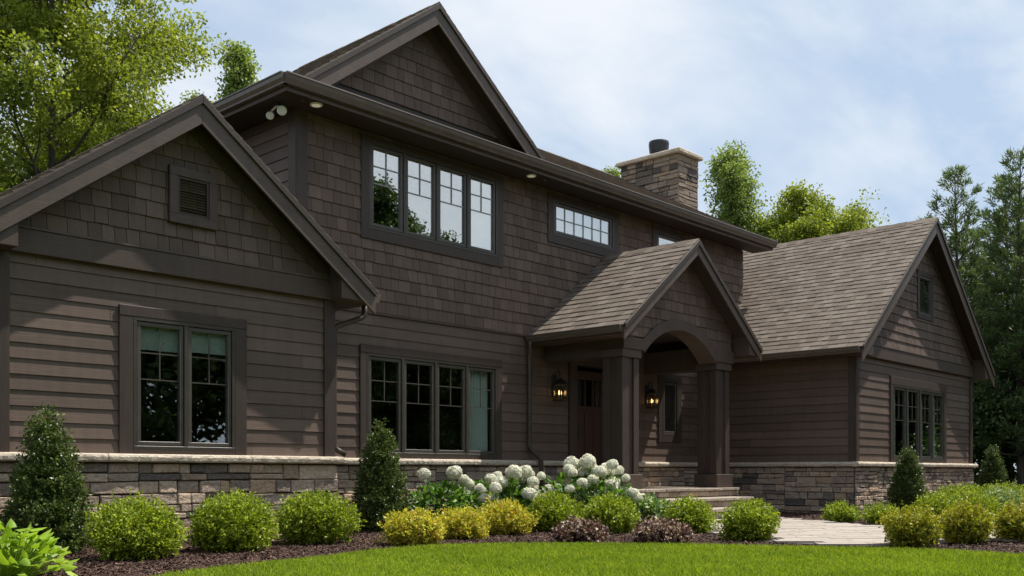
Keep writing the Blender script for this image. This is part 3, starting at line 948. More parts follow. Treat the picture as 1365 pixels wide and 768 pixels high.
clad(mb, fr, shake_cells(12.2, 15.5, 2.86, 4.4, w=(0.12, 0.21)), [(12.27, 2.86), (15.40, 2.86), (15.40, gz(15.40) - .01), (PXM, gz(PXM) - .01), (12.27, gz(12.27) - .01)], [], 0.02, 0.004, 0.003, not_arch)
mb.build('shake_siding', m_shk, house)
mb = MB()                                              # porch ceiling and side beams
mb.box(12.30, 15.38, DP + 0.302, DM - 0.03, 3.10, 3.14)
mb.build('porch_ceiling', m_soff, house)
for a in (12.27, 15.05):
    mb = MB(); mb.box(a, a + 0.33, DP + 0.302, DM - 0.03, 2.56, 2.94); mb.build('porch_beam', m_trim, house)
for sg, xe in ((1, PX1), (-1, PX0)):
    mb = MB(); xi = xe - sg * 0.37
    mb.prism_y([(xi, 2.80), (xe, 2.80), (xe, 2.86), (xi, 3.13)], 8.80, DM - 0.04)
    mb.build('eave_box', m_trim, house, bevel=0.004)
mb = MB(); mb.prism_y([(PX0 - 0.002 - o_ * 0.8, 2.94 + z_ * 0.8) for o_, z_ in gutter_profile()], 8.80, DM - 0.04); mb.build('gutter', m_gutter, house)
mb = MB(); mb.prism_y([(PX1 + 0.002 + o_ * 0.8, 2.94 + z_ * 0.8) for o_, z_ in gutter_profile()], 8.80, DM - 0.04); mb.build('gutter', m_gutter, house)

for cx0 in (12.25, 14.94):                              # two boxed porch columns
    c = MB(); x0, x1, y0, y1 = cx0, cx0 + 0.43, DP, DP + 0.38
    c.box(x0 + 0.03, x1 - 0.03, y0 + 0.03, y1 - 0.03, 0.50, 2.55)
    bw_ = 0.135
    for (a, b) in ((x0, x0 + bw_ + 0.03), (x1 - bw_, x1)): c.box(a, b, y0 - 0.0, y0 + 0.028, 0.735, 2.528)
    for (a, b) in ((y0 + 0.0285, y0 + bw_), (y1 - bw_, y1)): c.box(x0, x0 + 0.028, a, b, 0.735, 2.528); c.box(x1 - 0.028, x1, a, b, 0.735, 2.528)
    col = c.build('porch_column', m_trimv, house, bevel=0.004)
    c = MB(); c.box(x0 - 0.04, x1 + 0.04, y0 - 0.04, y1 + 0.04, 0.505, 0.732); c.build('plinth', m_trim, col, bevel=0.006)
    c = MB(); c.box(x0 - 0.03, x1 + 0.03, y0 - 0.03, y1 + 0.03, 2.53, 2.652); c.build('capital', m_trim, col, bevel=0.006)

# porch floor is part of the house, the steps are built below
mb = MB(); mb.box(12.10, 15.42, 8.97, DM - 0.06, 0.02, 0.452); mb.build('porch_base', m_mort, house)
mb = MB()
for i in range(6):
    a = 12.06 + i * 0.563
    mb.box(a, a + 0.555, 8.93, 9.55, 0.454, 0.50); mb.box(a + 0.01, a + 0.553, 9.556, DM - 0.06, 0.454, 0.498)
mb.build('porch_floor', m_step, house, bevel=0.008)
mb = MB(); fr = Frame((0, 8.972, 0), X, Z, mY); stones(mb, fr, [(12.10 + i * 0.30, 0.36, 12.10 + (i + 1) * 0.30, 0.452) for i in range(11)], 0.006, (0.012, 0.02), 0.01)
fr = Frame((15.42, 0, 0), (0, 1, 0), Z, (1, 0, 0)); stones(mb, fr, stone_cells(8.97, 10.6, 0.03, 0.45, 0.8))
fr = Frame((12.10, 0, 0), (0, 1, 0), Z, (-1, 0, 0)); stones(mb, fr, stone_cells(8.97, 10.6, 0.03, 0.45, 0.8))
mb.build('porch_stone', m_stone, house)

# ---- stone base and ledge
def base(fr, u0, u1, v0=-0.02, big=1.22):
    mb = MB(); mb.solid([fr(u0, v0, 0.02), fr(u1, v0, 0.02), fr(u1, LZ - 0.085, 0.02), fr(u0, LZ - 0.085, 0.02)],
                        [fr(u0, v0, 0.0), fr(u1, v0, 0.0), fr(u1, LZ - 0.085, 0.0), fr(u0, LZ - 0.085, 0.0)], 1)
    k = len(mb.f)
    fr3 = Frame(fr.o + fr.W * 0.021, fr.U, fr.V, fr.W)
    stones(mb, fr3, stone_cells(u0, u1, v0, LZ - 0.09, big))
    return mb.build('stone_base', [m_stone, m_mort], house)
base(Frame((0, DM, 0), X, Z, mY), 7.53, 12.92)
base(Frame((0, DM, 0), X, Z, mY), 14.10, 17.32, 0.50, 0.9)
base(Frame((0, DL, 0), X, Z, mY), 3.52, 7.55)
base(Frame((0, DR, 0), X, Z, mY), 17.28, 23.40, -0.02, 0.80)
base(Frame((17.34, 0, 0), (0, 1, 0), Z, (-1, 0, 0)), 7.66, DM - 0.06, -0.02, 1.1)
base(Frame((3.60, 0, 0), (0, 1, 0), Z, (-1, 0, 0)), 9.96, 17.9)
base(Frame((12.92, 0, 0), (0, 1, 0), Z, (1, 0, 0)), DM - 0.07, DM - 0.01)
def ledge(fr, u0, u1, dep=0.115):
    mb = MB(); u = u0
    while u < u1 - 0.02:
        L = min(rnd.uniform(1.1, 1.7), u1 - u)
        if u1 - u - L < 0.5: L = u1 - u
        a, b = u + 0.0015, u + L - 0.0015; n_ = max(4, int(L / 0.05)); t = LZ
        pr = [(0.0, t - 0.082), (dep - 0.014, t - 0.082), (dep, t - 0.066), (dep + 0.004, t - 0.03), (dep - 0.006, t - 0.008), (dep - 0.02, t), (0.0, t + 0.008)]
        n0 = len(mb.v)
        for i in range(n_ + 1):
            uu = a + (b - a) * i / n_; j = rnd.uniform(-0.004, 0.004); j2 = rnd.uniform(-0.003, 0.003)
            for q, (w_, v_) in enumerate(pr): mb.v.append(tuple(fr(uu, v_ + (j2 if 0 < q < 6 else 0), w_ + (j if 0 < q < 6 else 0))))
        k = len(pr)
        for i in range(n_):
            for q in range(k):
                r_ = (q + 1) % k
                mb.f.append((n0 + i * k + q, n0 + i * k + r_, n0 + (i + 1) * k + r_, n0 + (i + 1) * k + q)); mb.mi.append(0)
        mb.f.append(tuple(n0 + q for q in range(k))); mb.mi.append(0)
        mb.f.append(tuple(n0 + n_ * k + q for q in range(k))); mb.mi.append(0)
        u += L
    return mb.build('stone_ledge', m_cap, house)
ledge(Frame((0, DM, 0), X, Z, mY), 7.53, 12.94)
ledge(Frame((0, DM, 0), X, Z, mY), 14.12, 17.22)
ledge(Frame((0, DL, 0), X, Z, mY), 3.45, 7.60)
ledge(Frame((3.60, 0, 0), (0, 1, 0), Z, (-1, 0, 0)), DL + 0.002, 17.9)
ledge(Frame((0, DR, 0), X, Z, mY), 17.222, 23.50)
ledge(Frame((17.34, 0, 0), (0, 1, 0), Z, (-1, 0, 0)), DR + 0.002, DM - 0.12)

# ---- windows
def window(y, op, n, mun=(2, 2, 0.46), trim=(0.13, 0.13, 0.13), head=None, fw=0.04, mm=None, gm=None):
    """op = opening; n sashes side by side; mun = (columns, rows, share of the height they take from the top)"""
    x0, z0, x1, z1 = op
    f = MB(); yf, yb = y - 0.035, y + 0.07
    f.box(x0, x1, yf, yb, z0, z0 + fw); f.box(x0, x1, yf, yb, z1 - fw, z1)
    f.box(x0, x0 + fw, yf, yb, z0 + fw, z1 - fw); f.box(x1 - fw, x1, yf, yb, z0 + fw, z1 - fw)
    iw = (x1 - x0 - 2 * fw - (n - 1) * 0.045) / n; bays = []
    for i in range(n):
        a = x0 + fw + i * (iw + 0.045); bays.append((a, a + iw))
        if i: f.box(a - 0.045, a, yf, yb, z0 + fw, z1 - fw)
    wo_ = f.build('window', m_frame, house, bevel=0.003)
    g_ = 0.006; sw = 0.042
    for a, b in bays:
        s = MB(); a += g_; b -= g_; c, d = z0 + fw + g_, z1 - fw - g_; ya, yb2 = y - 0.022, y + 0.03
        s.box(a, b, ya, yb2, c, c + sw); s.box(a, b, ya, yb2, d - sw, d)
        s.box(a, a + sw, ya, yb2, c + sw, d - sw); s.box(b - sw, b, ya, yb2, c + sw, d - sw)
        s.build('sash', m_sash, wo_, bevel=0.003)
        p = MB(); p.box(a + sw - 0.004, b - sw + 0.004, y + 0.006, y + 0.012, c + sw - 0.004, d - sw + 0.004); p.build('pane', gm or m_glass, wo_)
        if mun:
            mcol, mrow, sh = mun; q = MB(); A, B, C_, D_ = a + sw, b - sw, c + sw, d - sw
            zb = D_ - (D_ - C_) * sh; mw = 0.0065; y0_, y1_ = y - 0.004, y + 0.0055
            rows = [D_ - (D_ - zb) * (k + 1) / mrow for k in range(mrow)]
            for zr_ in rows:
                if zr_ > C_ + 0.02: q.box(A, B, y0_, y1_, zr_ - mw, zr_ + mw)
            for k in range(1, mcol):
                xx = A + (B - A) * k / mcol; zs = [D_] + [r_ for r_ in rows if r_ > C_ + 0.02] + ([C_] if sh >= 0.99 else [])
                for zt, zl in zip(zs, zs[1:]): q.box(xx - mw, xx + mw, y0_ - 0.0005, y1_, (zl + mw) if zl > C_ + 0.001 else zl, zt - (mw if zt < D_ else 0))
            q.build('muntin', mm or m_sash, wo_)
    tl, tb, tt = trim; t = MB(); yt0, yt1 = y - 0.034, y + 0.0
    hx = 0.0 if head is None else head
    t.box(x0 - tl, x0, yt0, yt1, z0 - tb, z1); t.box(x1, x1 + tl, yt0, yt1, z0 - tb, z1)
    t.box(x0 - tl - hx, x1 + tl + hx, yt0 - 0.004, yt1, z1, z1 + tt)
    if tb > 0.02: t.box(x0, x1, yt0, yt1, z0 - tb, z0)
    t.build('window_trim', m_trimv, wo_, bevel=0.004)
    return wo_
window(DL, W_L, 2, (2, 2, 0.46), (0.15, 0.045, 0.11))
window(DM, W_M, 4, (2, 2, 0.46), (0.11, 0.045, 0.11))
window(DM - 0.012, W_U, 4, (2, 2, 0.46), (0.13, 0.14, 0.055), mm=m_grid, gm=m_cglass)
window(DM - 0.012, W_T, 1, (6, 2, 1.0), (0.13, 0.13, 0.08), mm=m_grid, gm=m_cglass)
window(DM - 0.012, W_S, 1, None, (0.12, 0.12, 0.08), gm=m_cglass)
window(DM, W_P, 1, None, (0.12, 0.12, 0.12))
window(DR, W_R, 4, (2, 2, 0.46), (0.11, 0.045, 0.16))
window(DR - 0.025, W_G, 1, None, (0.06, 0.06, 0.06), fw=0.03)

# gable vent
v = MB(); vx0, vx1, vz0, vz1, vy = 5.31, 5.88, 3.44, 4.05, DL - 0.04
for (a, b, c, d) in ((vx0, vx1, vz0, vz0 + 0.10), (vx0, vx1, vz1 - 0.10, vz1), (vx0, vx0 + 0.10, vz0 + 0.10, vz1 - 0.10), (vx1 - 0.10, vx1, vz0 + 0.10, vz1 - 0.10)):
    v.box(a, b, vy - 0.045, vy + 0.03, c, d)
vent = v.build('gable_vent', m_trim, house, bevel=0.004)
v = MB()
for (a, b, c, d) in ((vx0 + .1, vx1 - .1, vz0 + .1, vz0 + .125), (vx0 + .1, vx1 - .1, vz1 - .125, vz1 - .1), (vx0 + .1, vx0 + .125, vz0 + .125, vz1 - .125), (vx1 - .125, vx1 - .1, vz0 + .125, vz1 - .125)):
    v.box(a, b, vy - 0.03, vy + 0.03, c, d)
v.build('vent_frame', m_trimv, vent)
v = MB(); nl = 12
for i in range(nl):
    z = vz0 + 0.128 + i * (vz1 - vz0 - 0.256) / nl; h = (vz1 - vz0 - 0.256) / nl
    v.solid([(vx0 + .126, vy - 0.026, z), (vx1 - .126, vy - 0.026, z), (vx1 - .126, vy - 0.018, z + 0.004), (vx0 + .126, vy - 0.018, z + 0.004)],
            [(vx0 + .126, vy + 0.018, z + h * 0.9), (vx1 - .126, vy + 0.018, z + h * 0.9), (vx1 - .126, vy + 0.022, z + h), (vx0 + .126, vy + 0.022, z + h)])
v.build('louvre', m_louv, vent)
v = MB(); v.box(vx0 + .1, vx1 - .1, vy + 0.0305, vy + 0.036, vz0 + .1, vz1 - .1); v.build('vent_back', m_black, vent)

# front door with sidelight and casing
d = MB(); dy = DM + 0.05
d.box(13.10, 13.20, dy, dy + 0.045, 0.515, 2.50); d.box(13.86, 13.96, dy, dy + 0.045, 0.515, 2.50)
for z0_, z1_ in ((0.515, 0.72), (1.78, 1.90), (2.36, 2.50)): d.box(13.20, 13.86, dy, dy + 0.045, z0_, z1_)
for k in range(3):
    a = 13.20 + k * 0.225; d.box(a, a + 0.21, dy + 0.015, dy + 0.035, 0.72, 1.78)
    if k: d.box(a - 0.015, a, dy, dy + 0.045, 0.72, 1.78); d.box(a - 0.02, a + 0.005, dy, dy + 0.045, 1.90, 2.36)
door = d.build('front_door', m_door, house, bevel=0.004)
d = MB(); d.box(13.19, 13.87, dy + 0.02, dy + 0.028, 1.895, 2.365); d.build('door_glass', m_glass, door)
d = MB(); d.box(13.115, 13.165, dy - 0.012, dy, 1.25, 1.60); d.tube([(13.14, dy - 0.012, 1.56), (13.14, dy - 0.06, 1.55), (13.14, dy - 0.06, 1.34), (13.14, dy - 0.012, 1.30)], 0.011); d.build('handle', m_black, door)
d = MB(); d.box(12.88, 13.08, DM - 0.05, DM + 0.02, 0.51, 2.6); d.box(13.98, 14.12, DM - 0.05, DM + 0.02, 0.51, 2.6); d.box(12.88, 14.12, DM - 0.054, DM + 0.02, 2.601, 2.76); d.build('door_casing', m_trimv, house, bevel=0.004)

# downspouts
def flat_pipe(pts, r=0.036): m = MB(); m.tube(pts, r, 8); return m
def smooth_pts(P, n=4):
    out = []
    for i in range(1, len(P) - 1):
        a, b, c = Vector(P[i - 1]), Vector(P[i]), Vector(P[i + 1]); k = min(0.06, (a - b).length * .45, (c - b).length * .45)
        s, e = b + (a - b).normalized() * k, b + (c - b).normalized() * k
        for j in range(n + 1):
            t = j / n; out.append(tuple(s * (1 - t) ** 2 + b * 2 * t * (1 - t) + e * t * t))
    return [P[0]] + out + [P[-1]]
flat_pipe(smooth_pts([(7.99, 9.98, 2.88), (7.99, 9.98, 2.73), (7.575, 10.06, 2.56), (7.575, 10.06, 1.06), (7.70, 9.99, 0.985)])).build('downspout', m_spout, house, smooth=True)
flat_pipe(smooth_pts([(11.80, 10.58, 2.84), (11.80, 10.58, 2.74), (11.84, 10.63, 2.62), (11.84, 10.63, 1.14), (12.0, 10.52, 0.97), (12.0, 10.50, 0.06)])).build('downspout', m_spout, house, smooth=True)

# chimney at the right end of the main block
c = MB(); CX0, CX1, CY0, CY1, CZ = 18.72, 19.46, 12.38, 13.90, 7.84
c.box(CX0, CX1, CY0, CY1, 3.0, CZ, 1)
stones(c, Frame((CX0, 0, 0), (0, 1, 0), Z, (-1, 0, 0)), stone_cells(CY0 - 0.03, CY1 + 0.03, 5.6, CZ, 1.2), t=(0.03, 0.05))
stones(c, Frame((0, CY0, 0), X, Z, mY), stone_cells(CX0 - 0.03, CX1 + 0.03, 5.6, CZ, 1.35), t=(0.03, 0.05))
stones(c, Frame((CX1, 0, 0), (0, 1, 0), Z, (1, 0, 0)), stone_cells(CY0 - 0.03, CY1 + 0.03, 5.6, CZ, 1.2), t=(0.03, 0.05))
ch = c.build('chimney', [m_chim, m_mort], house)
c = MB(); c.box(CX0 - 0.12, CX1 + 0.12, CY0 - 0.12, CY1 + 0.12, CZ + 0.002, CZ + 0.10); c.build('chimney_cap', m_cap, ch, bevel=0.02)
c = MB(); c.lathe([(0.20, 0.0), (0.20, 0.14), (0.21, 0.145), (0.21, 0.18), (0.22, 0.185), (0.235, 0.36), (0.225, 0.41), (0.14, 0.415)], (19.1, 13.15, CZ + 0.10), 24); c.build('flue', m_black, ch)

# =================================================================== THINGS ON THE HOUSE
def lantern(x, y, z, label):
    t = tag(empty('wall_lantern', (x, y, z)), label, 'lantern', 'lit lanterns by the front door')
    yc = y - 0.13
    m = MB(); m.box(x - 0.055, x + 0.055, y - 0.022, y, z - 0.05, z + 0.30); m.build('back_plate', m_black, t, bevel=0.004)
    m = MB(); m.tube(smooth_pts([(x, y - 0.02, z + 0.25), (x, y - 0.06, z + 0.36), (x, yc, z + 0.36), (x, yc, z + 0.25)]), 0.010); m.build('arm', m_black, t, smooth=True)
    m = MB(); s = 0.075
    for sx_ in (-1, 1):
        for sy_ in (-1, 1): m.box(x + sx_ * s - 0.007, x + sx_ * s + 0.007, yc + sy_ * s - 0.007, yc + sy_ * s + 0.007, z - 0.11, z + 0.13)
    m.box(x - s - 0.012, x + s + 0.012, yc - s - 0.012, yc + s + 0.012, z - 0.13, z - 0.111)
    m.box(x - s - 0.012, x + s + 0.012, yc - s - 0.012, yc + s + 0.012, z + 0.131, z + 0.145)
    m.solid([(x - s - .02, yc - s - .02, z + .146), (x + s + .02, yc - s - .02, z + .146), (x + s + .02, yc + s + .02, z + .146), (x - s - .02, yc + s + .02, z + .146)],
            [(x - .02, yc - .02, z + .235), (x + .02, yc - .02, z + .235), (x + .02, yc + .02, z + .235), (x - .02, yc + .02, z + .235)])
    m.build('cage', m_black, t)
    m = MB()
    for sx_ in (-1, 1): m.box(x + sx_ * (s - .002) - .0012, x + sx_ * (s - .002) + .0012, yc - s + .008, yc + s - .008, z - .108, z + .128)
    for sy_ in (-1, 1): m.box(x - s + .008, x + s - .008, yc + sy_ * (s - .002) - .0012, yc + sy_ * (s - .002) + .0012, z - .108, z + .128)
    m.build('lantern_pane', m_lglass, t)
    m = MB()
    for k in (-0.026, 0.026, 0.0):
        m.lathe([(0.008, 0), (0.008, 0.08)], (x + k, yc + (0.02 if k == 0 else 0), z - 0.11), 8, 1)
        m.lathe([(0.005, 0.08), (0.013, 0.10), (0.011, 0.125), (0.002, 0.155)], (x + k, yc + (0.02 if k == 0 else 0), z - 0.108), 8, 0)
    m.build('bulb', [m_bulb, m_cap], t)
    L = bpy.data.lights.new('lantern_light', 'POINT'); L.energy = 0.15; L.color = (1, 0.66, 0.34); L.shadow_soft_size = 0.03
    lo = bpy.data.objects.new('lantern_light', L); COL.objects.link(lo); lo.parent = t; lo.location = (0, -0.13, 0.02)
lantern(12.50, DM - 0.022, 2.06, 'lit black wall lantern between the porch downspout and the front door')
lantern(15.12, DM - 0.022, 2.06, 'lit black wall lantern right of the front porch column, beside the narrow window')

for (x, y), lab in (((7.54, 10.38), 'round soffit light under the eave corner, near the white floodlights'),
                    ((11.63, 10.40), 'small round soffit light right of the four-pane upper window')):
    t = tag(empty('soffit_light', (x, y, 5.399)), lab, 'recessed light', 'recessed lights in the soffit')
    m = MB(); m.lathe([(0.055, -0.012), (0.078, -0.012), (0.082, 0.0), (0.055, 0.0)], (x, y, 5.399), 24); m.build('trim_ring', m_white, t)
    m = MB(); m.lathe([(0.0, -0.0125), (0.056, -0.0125), (0.056, -0.002), (0.0, -0.002)], (x, y, 5.399), 24); m.build('lens', m_lens, t)

t = tag(empty('floodlight', (7.18, 10.72, 5.399)), 'white twin-head security floodlight under the upper left eave', 'floodlight')
m = MB(); m.lathe([(0.0, -0.03), (0.055, -0.03), (0.06, 0.0), (0.0, 0.0)], (7.18, 10.72, 5.399), 18); m.build('mount', m_black, t)
for k, r_ in ((-0.12, 0.062), (0.14, 0.052)):
    m = MB(); c0 = Vector((7.18, 10.72 + k, 5.285)); m.tube([(7.18, 10.72, 5.371), (7.18, 10.72 + k * 0.8, 5.335), tuple(c0)], 0.013, 8)
    dirv = Vector((-0.55, -0.75, -0.35)).normalized()
    pts = [c0 - dirv * 0.06, c0 - dirv * 0.03, c0 + dirv * 0.03, c0 + dirv * 0.045]
    for a, b, ra, rb in ((0, 1, r_ * .55, r_ * .9), (1, 2, r_ * .9, r_), (2, 3, r_, r_ * .85)): m.tube([tuple(pts[a]), tuple(pts[b])], ra, 16, 0, rb)
    m.build('lamp_head', m_white, t)

# curtains and blinds behind the glass
def curtain(name, x0, x1, z0, z1, y, mat, label, cat, folds=7, amp=0.028, group=None):
    m = MB(); n_ = folds * 10; rows = 5
    for i in range(n_):
        for r_ in range(rows):
            P = []
            for (ii, rr) in ((i, r_), (i + 1, r_), (i + 1, r_ + 1), (i, r_ + 1)):
                u = ii / n_; v_ = rr / rows
                P.append((x0 + (x1 - x0) * u + 0.006 * math.sin(u * 9 + v_ * 2), y + amp * math.sin(u * folds * 2 * math.pi + 0.5 * math.sin(v_ * 3)) * (0.75 + 0.25 * (1 - v_)), z0 + (z1 - z0) * v_))
            m.poly(P)
    me = m.build(name, mat, fix=False, smooth=True)
    bm = bmesh.new(); bm.from_mesh(me.data); bmesh.ops.remove_doubles(bm, verts=bm.verts, dist=0.0005); bm.to_mesh(me.data); bm.free()
    sm = me.modifiers.new('thick', 'SOLIDIFY'); sm.thickness = 0.003
    c = Vector(((x0 + x1) / 2, y, z0))
    me.data.transform(Matrix.Translation(-c)); me.location = c
    return tag(me, label, cat, group)
curtain('curtain', 10.64, 11.07, 0.56, 2.44, DM + 0.12, m_curt, 'pale teal curtain drawn in the last pane of the four-pane ground floor window', 'curtain')
for i, (a, b) in enumerate(((19.02, 19.30), (19.72, 19.98), (20.42, 20.70), (21.12, 21.40))):
    nm = ('leftmost', 'second from left', 'third from left', 'rightmost')[i]
    curtain('curtain', a + 0.12, b + 0.14, 0.56, 2.5, DR + 0.13, m_curt, 'pale green curtain panel, %s of those in the right wing window' % nm, 'curtain', 4, 0.022, 'curtains in the right wing window')
def blind(x0, x1, z0, z1, y, mat, label):
    t = tag(empty('roller_blind', ((x0 + x1) / 2, y, z0)), label, 'blind')
    m = MB(); m.box(x0, x1, y - 0.002, y + 0.002, z0 + 0.02, z1); m.build('blind_cloth', mat, t)
    m = MB(); m.box(x0, x1, y - 0.008, y + 0.008, z0, z0 + 0.0195); m.build('bottom_rail', mat, t)
    m = MB(); m.tube([(x0, y + 0.03, z1 + 0.0), (x1, y + 0.03, z1 + 0.0)], 0.024, 12); m.build('roller', mat, t)
    return t
blind(4.98, 5.50, 2.06, 2.36, DL + 0.05, m_blind, 'half lowered pale green roller blind in the left pane of the left wing window')
blind(5.56, 6.08, 2.08, 2.36, DL + 0.05, m_blind, 'half lowered pale green roller blind in the right pane of the left wing window')
blind(10.52, 11.10, 4.10, 5.25, DM + 0.045, m_sheer, 'fully lowered white blind in the last pane of the large upper window')
blind(12.50, 14.06, 4.68, 5.23, DM + 0.045, m_sheer, 'fully lowered white blind behind the wide gridded transom window')

# =================================================================== STEPS
st = tag(empty('entry_steps', (13.7, 8.4, 0.03)), 'pale stone entry steps leading up to the porch between the columns', 'steps')
for (zt, y0, y1, x1) in ((0.35, 8.52, 8.95, 15.20), (0.20, 8.12, 8.55, 15.12)):
    m = MB(); x = 12.40; rowsx = []
    m.box(12.42, x1 - 0.03, y0 + 0.045, y1 + 0.0, 0.03, zt - 0.052, 1)
    stones(m, Frame((0, y0 + 0.044, 0), X, Z, mY), [(12.42 + i * (x1 - .03 - 12.42) / 9, max(0.035, zt - 0.15), 12.42 + (i + 1) * (x1 - .03 - 12.42) / 9, zt - 0.052) for i in range(9)], 0.005, (0.012, 0.02), 0.01)
    m.build('riser', [m_step, m_mort], st)
    m = MB(); k = 3
    for i in range(k):
        a = 12.40 + (x1 - 12.40) * i / k; b = 12.40 + (x1 - 12.40) * (i + 1) / k
        m.box(a + 0.002, b - 0.002, y0, y1 - (0.0 if zt > 0.3 else 0.0), zt - 0.05, zt)
    m.build('tread', m_step, st, bevel=0.008)

# =================================================================== PLANTS
def unit(a): return a / np.maximum(np.linalg.norm(a, axis=1, keepdims=True), 1e-9)
def leaves(P, D, L, Wd, g, nrm=None, fold=0.25, six=False):
    """leaf blades at P growing along D; returns verts, faces"""
    n = len(P); D = unit(D)
    r = unit(g.normal(size=(n, 3))) if nrm is None else nrm
    B = unit(np.cross(D, r)); Nn = np.cross(B, D)
    L = np.broadcast_to(L, n)[:, None]; Wd = np.broadcast_to(Wd, n)[:, None]
    f = fold * Wd
    if six:
        V = np.stack([P, P + D * L * .3 + B * Wd * .5 + Nn * f, P + D * L * .68 + B * Wd * .36 + Nn * f * .4, P + D * L - Nn * f * 1.0,
                      P + D * L * .68 - B * Wd * .36 + Nn * f * .4, P + D * L * .3 - B * Wd * .5 + Nn * f], 1).reshape(-1, 3)
        i = np.arange(n)[:, None] * 6
        # two halves folded along the mid-rib, sharing the rib vertices so a leaf stays one island
        F = np.concatenate([i + np.array([[0, 1, 2, 3]]), i + np.array([[0, 3, 4, 5]])])
        return V, F
    V = np.stack([P, P + D * L * .5 + B * Wd * .5 + Nn * f, P + D * L, P + D * L * .5 - B * Wd * .5 + Nn * f], 1).reshape(-1, 3)
    return V, np.arange(n * 4).reshape(n, 4)

class Acc:
    def __init__(s): s.V = []; s.F = []; s.M = []; s.n = 0
    def add(s, V, F, mi=0):
        s.V.append(V); s.F.append(F + s.n); s.M.append(np.full(len(F), mi)); s.n += len(V)
    def mesh(s, name, mats):
        return np_mesh(name, np.concatenate(s.V), s.F, mats, np.concatenate(s.M))

def tubes(acc, segs, sides=5, mi=0):
    """segs: list of (p0, p1, r0, r1)"""
    if not segs: return
    p0 = np.array([s[0] for s in segs], float); p1 = np.array([s[1] for s in segs], float)
    r0 = np.array([s[2] for s in segs]); r1 = np.array([s[3] for s in segs])
    d = unit(p1 - p0); ref = np.where(np.abs(d[:, 2:3]) < 0.9, np.array([[0, 0, 1.]]), np.array([[1., 0, 0]]))
    a = unit(np.cross(d, ref)); b = np.cross(d, a)
    n = len(segs); V = np.zeros((n, 2 * sides, 3))
    for k in range(sides):
        t = 2 * math.pi * k / sides; o = a * math.cos(t) + b * math.sin(t)
        V[:, k] = p0 + o * r0[:, None]; V[:, sides + k] = p1 + o * r1[:, None]
    base = np.arange(n)[:, None] * 2 * sides
    F = np.concatenate([base + np.array([[k, (k + 1) % sides, sides + (k + 1) % sides, sides + k]]) for k in range(sides)])
    acc.add(V.reshape(-1, 3), F, mi)

def lumpy(g, k=9):
    C = unit(g.normal(size=(k, 3))); A = g.uniform(-0.14, 0.19, k)
    return lambda D: 1 + (np.exp(-6 * (1 - D @ C.T)) * A).sum(1)

def shrub_mesh(name, w, h, mat, seed, twigs=520, lpt=13, L=0.034, Wd=0.019, tw=0.075, flat=0.0, core=0.74, ragged=0.06, up=0.5):
    g = np.random.default_rng(seed); acc = Acc(); lf = lumpy(g)
    a, c = w * 0.44, h * 0.52; zc = h * 0.44
    D = unit(g.normal(size=(twigs * 2, 3))); D = D[D[:, 2] > -0.72][:twigs]; n = len(D)
    sc = (lf(D) * g.uniform(0.80, 1.0, n) * (1 + np.abs(g.normal(0, ragged, n)) * (g.random(n) < .25)))[:, None]
    P = D * np.array([[a, a, c]]) * sc
    P[:, 2] = np.maximum(P[:, 2] + zc, 0.02)
    G = unit(D / np.array([[a, a, c]]) * a + np.array([[0, 0, up]]) + g.normal(0, .35, (n, 3)))
    t = g.uniform(-0.9, 1.0, (n, lpt)); base = P[:, None, :] + G[:, None, :] * (t * tw)[..., None] + g.normal(0, 0.008, (n, lpt, 3))
    dirs = G[:, None, :] * 0.6 + g.normal(0, 0.75, (n, lpt, 3))
    ns = 26                                                # stray shoots standing out of the outline
    si = g.integers(0, n, ns); base[si] += (unit(G[si] + np.array([[0, 0, .6]]))[:, None] * (np.linspace(0, 1, lpt) * tw * g.uniform(.6, 1.6, (ns, 1)))[..., None])
    m = n * lpt
    V, F = leaves(base.reshape(-1, 3), dirs.reshape(-1, 3), L * g.uniform(.7, 1.25, m), Wd * g.uniform(.7, 1.2, m), g)
    V[:, 2] = np.maximum(V[:, 2], 0.004)
    acc.add(V, F, 0)
    # inside foliage
    m2 = int(m * 0.35); D2 = unit(g.normal(size=(m2, 3))); P2 = D2 * np.array([[a, a, c]]) * g.uniform(0.45, 0.85, m2)[:, None]; P2[:, 2] = np.maximum(P2[:, 2] + zc, 0.03)
    V, F = leaves(P2, D2 + g.normal(0, .8, (m2, 3)), L * 1.3, Wd * 1.5, g); acc.add(V, F, 0)
    # stems
    segs = []
    for k in range(14):
        d = unit(g.normal(size=(1, 3)) * np.array([[1, 1, .2]]) + np.array([[0, 0, .8]]))[0]
        segs.append(((0, 0, 0) + g.normal(0, .02, 3) * np.array([1, 1, 0]), np.array([d[0] * a * .75, d[1] * a * .75, zc + d[2] * c * .5]), 0.008, 0.003))
    tubes(acc, segs, 5, 1)
    return acc.mesh(name, [mat, m_bark])
def shrub(name, x, y, w, h, mat, seed, label, cat, group=None, z=0.012, **kw):
    o = link(name, shrub_mesh(name, w, h, mat, seed, **kw), (x, y, z))
    return tag(o, label, cat, group)

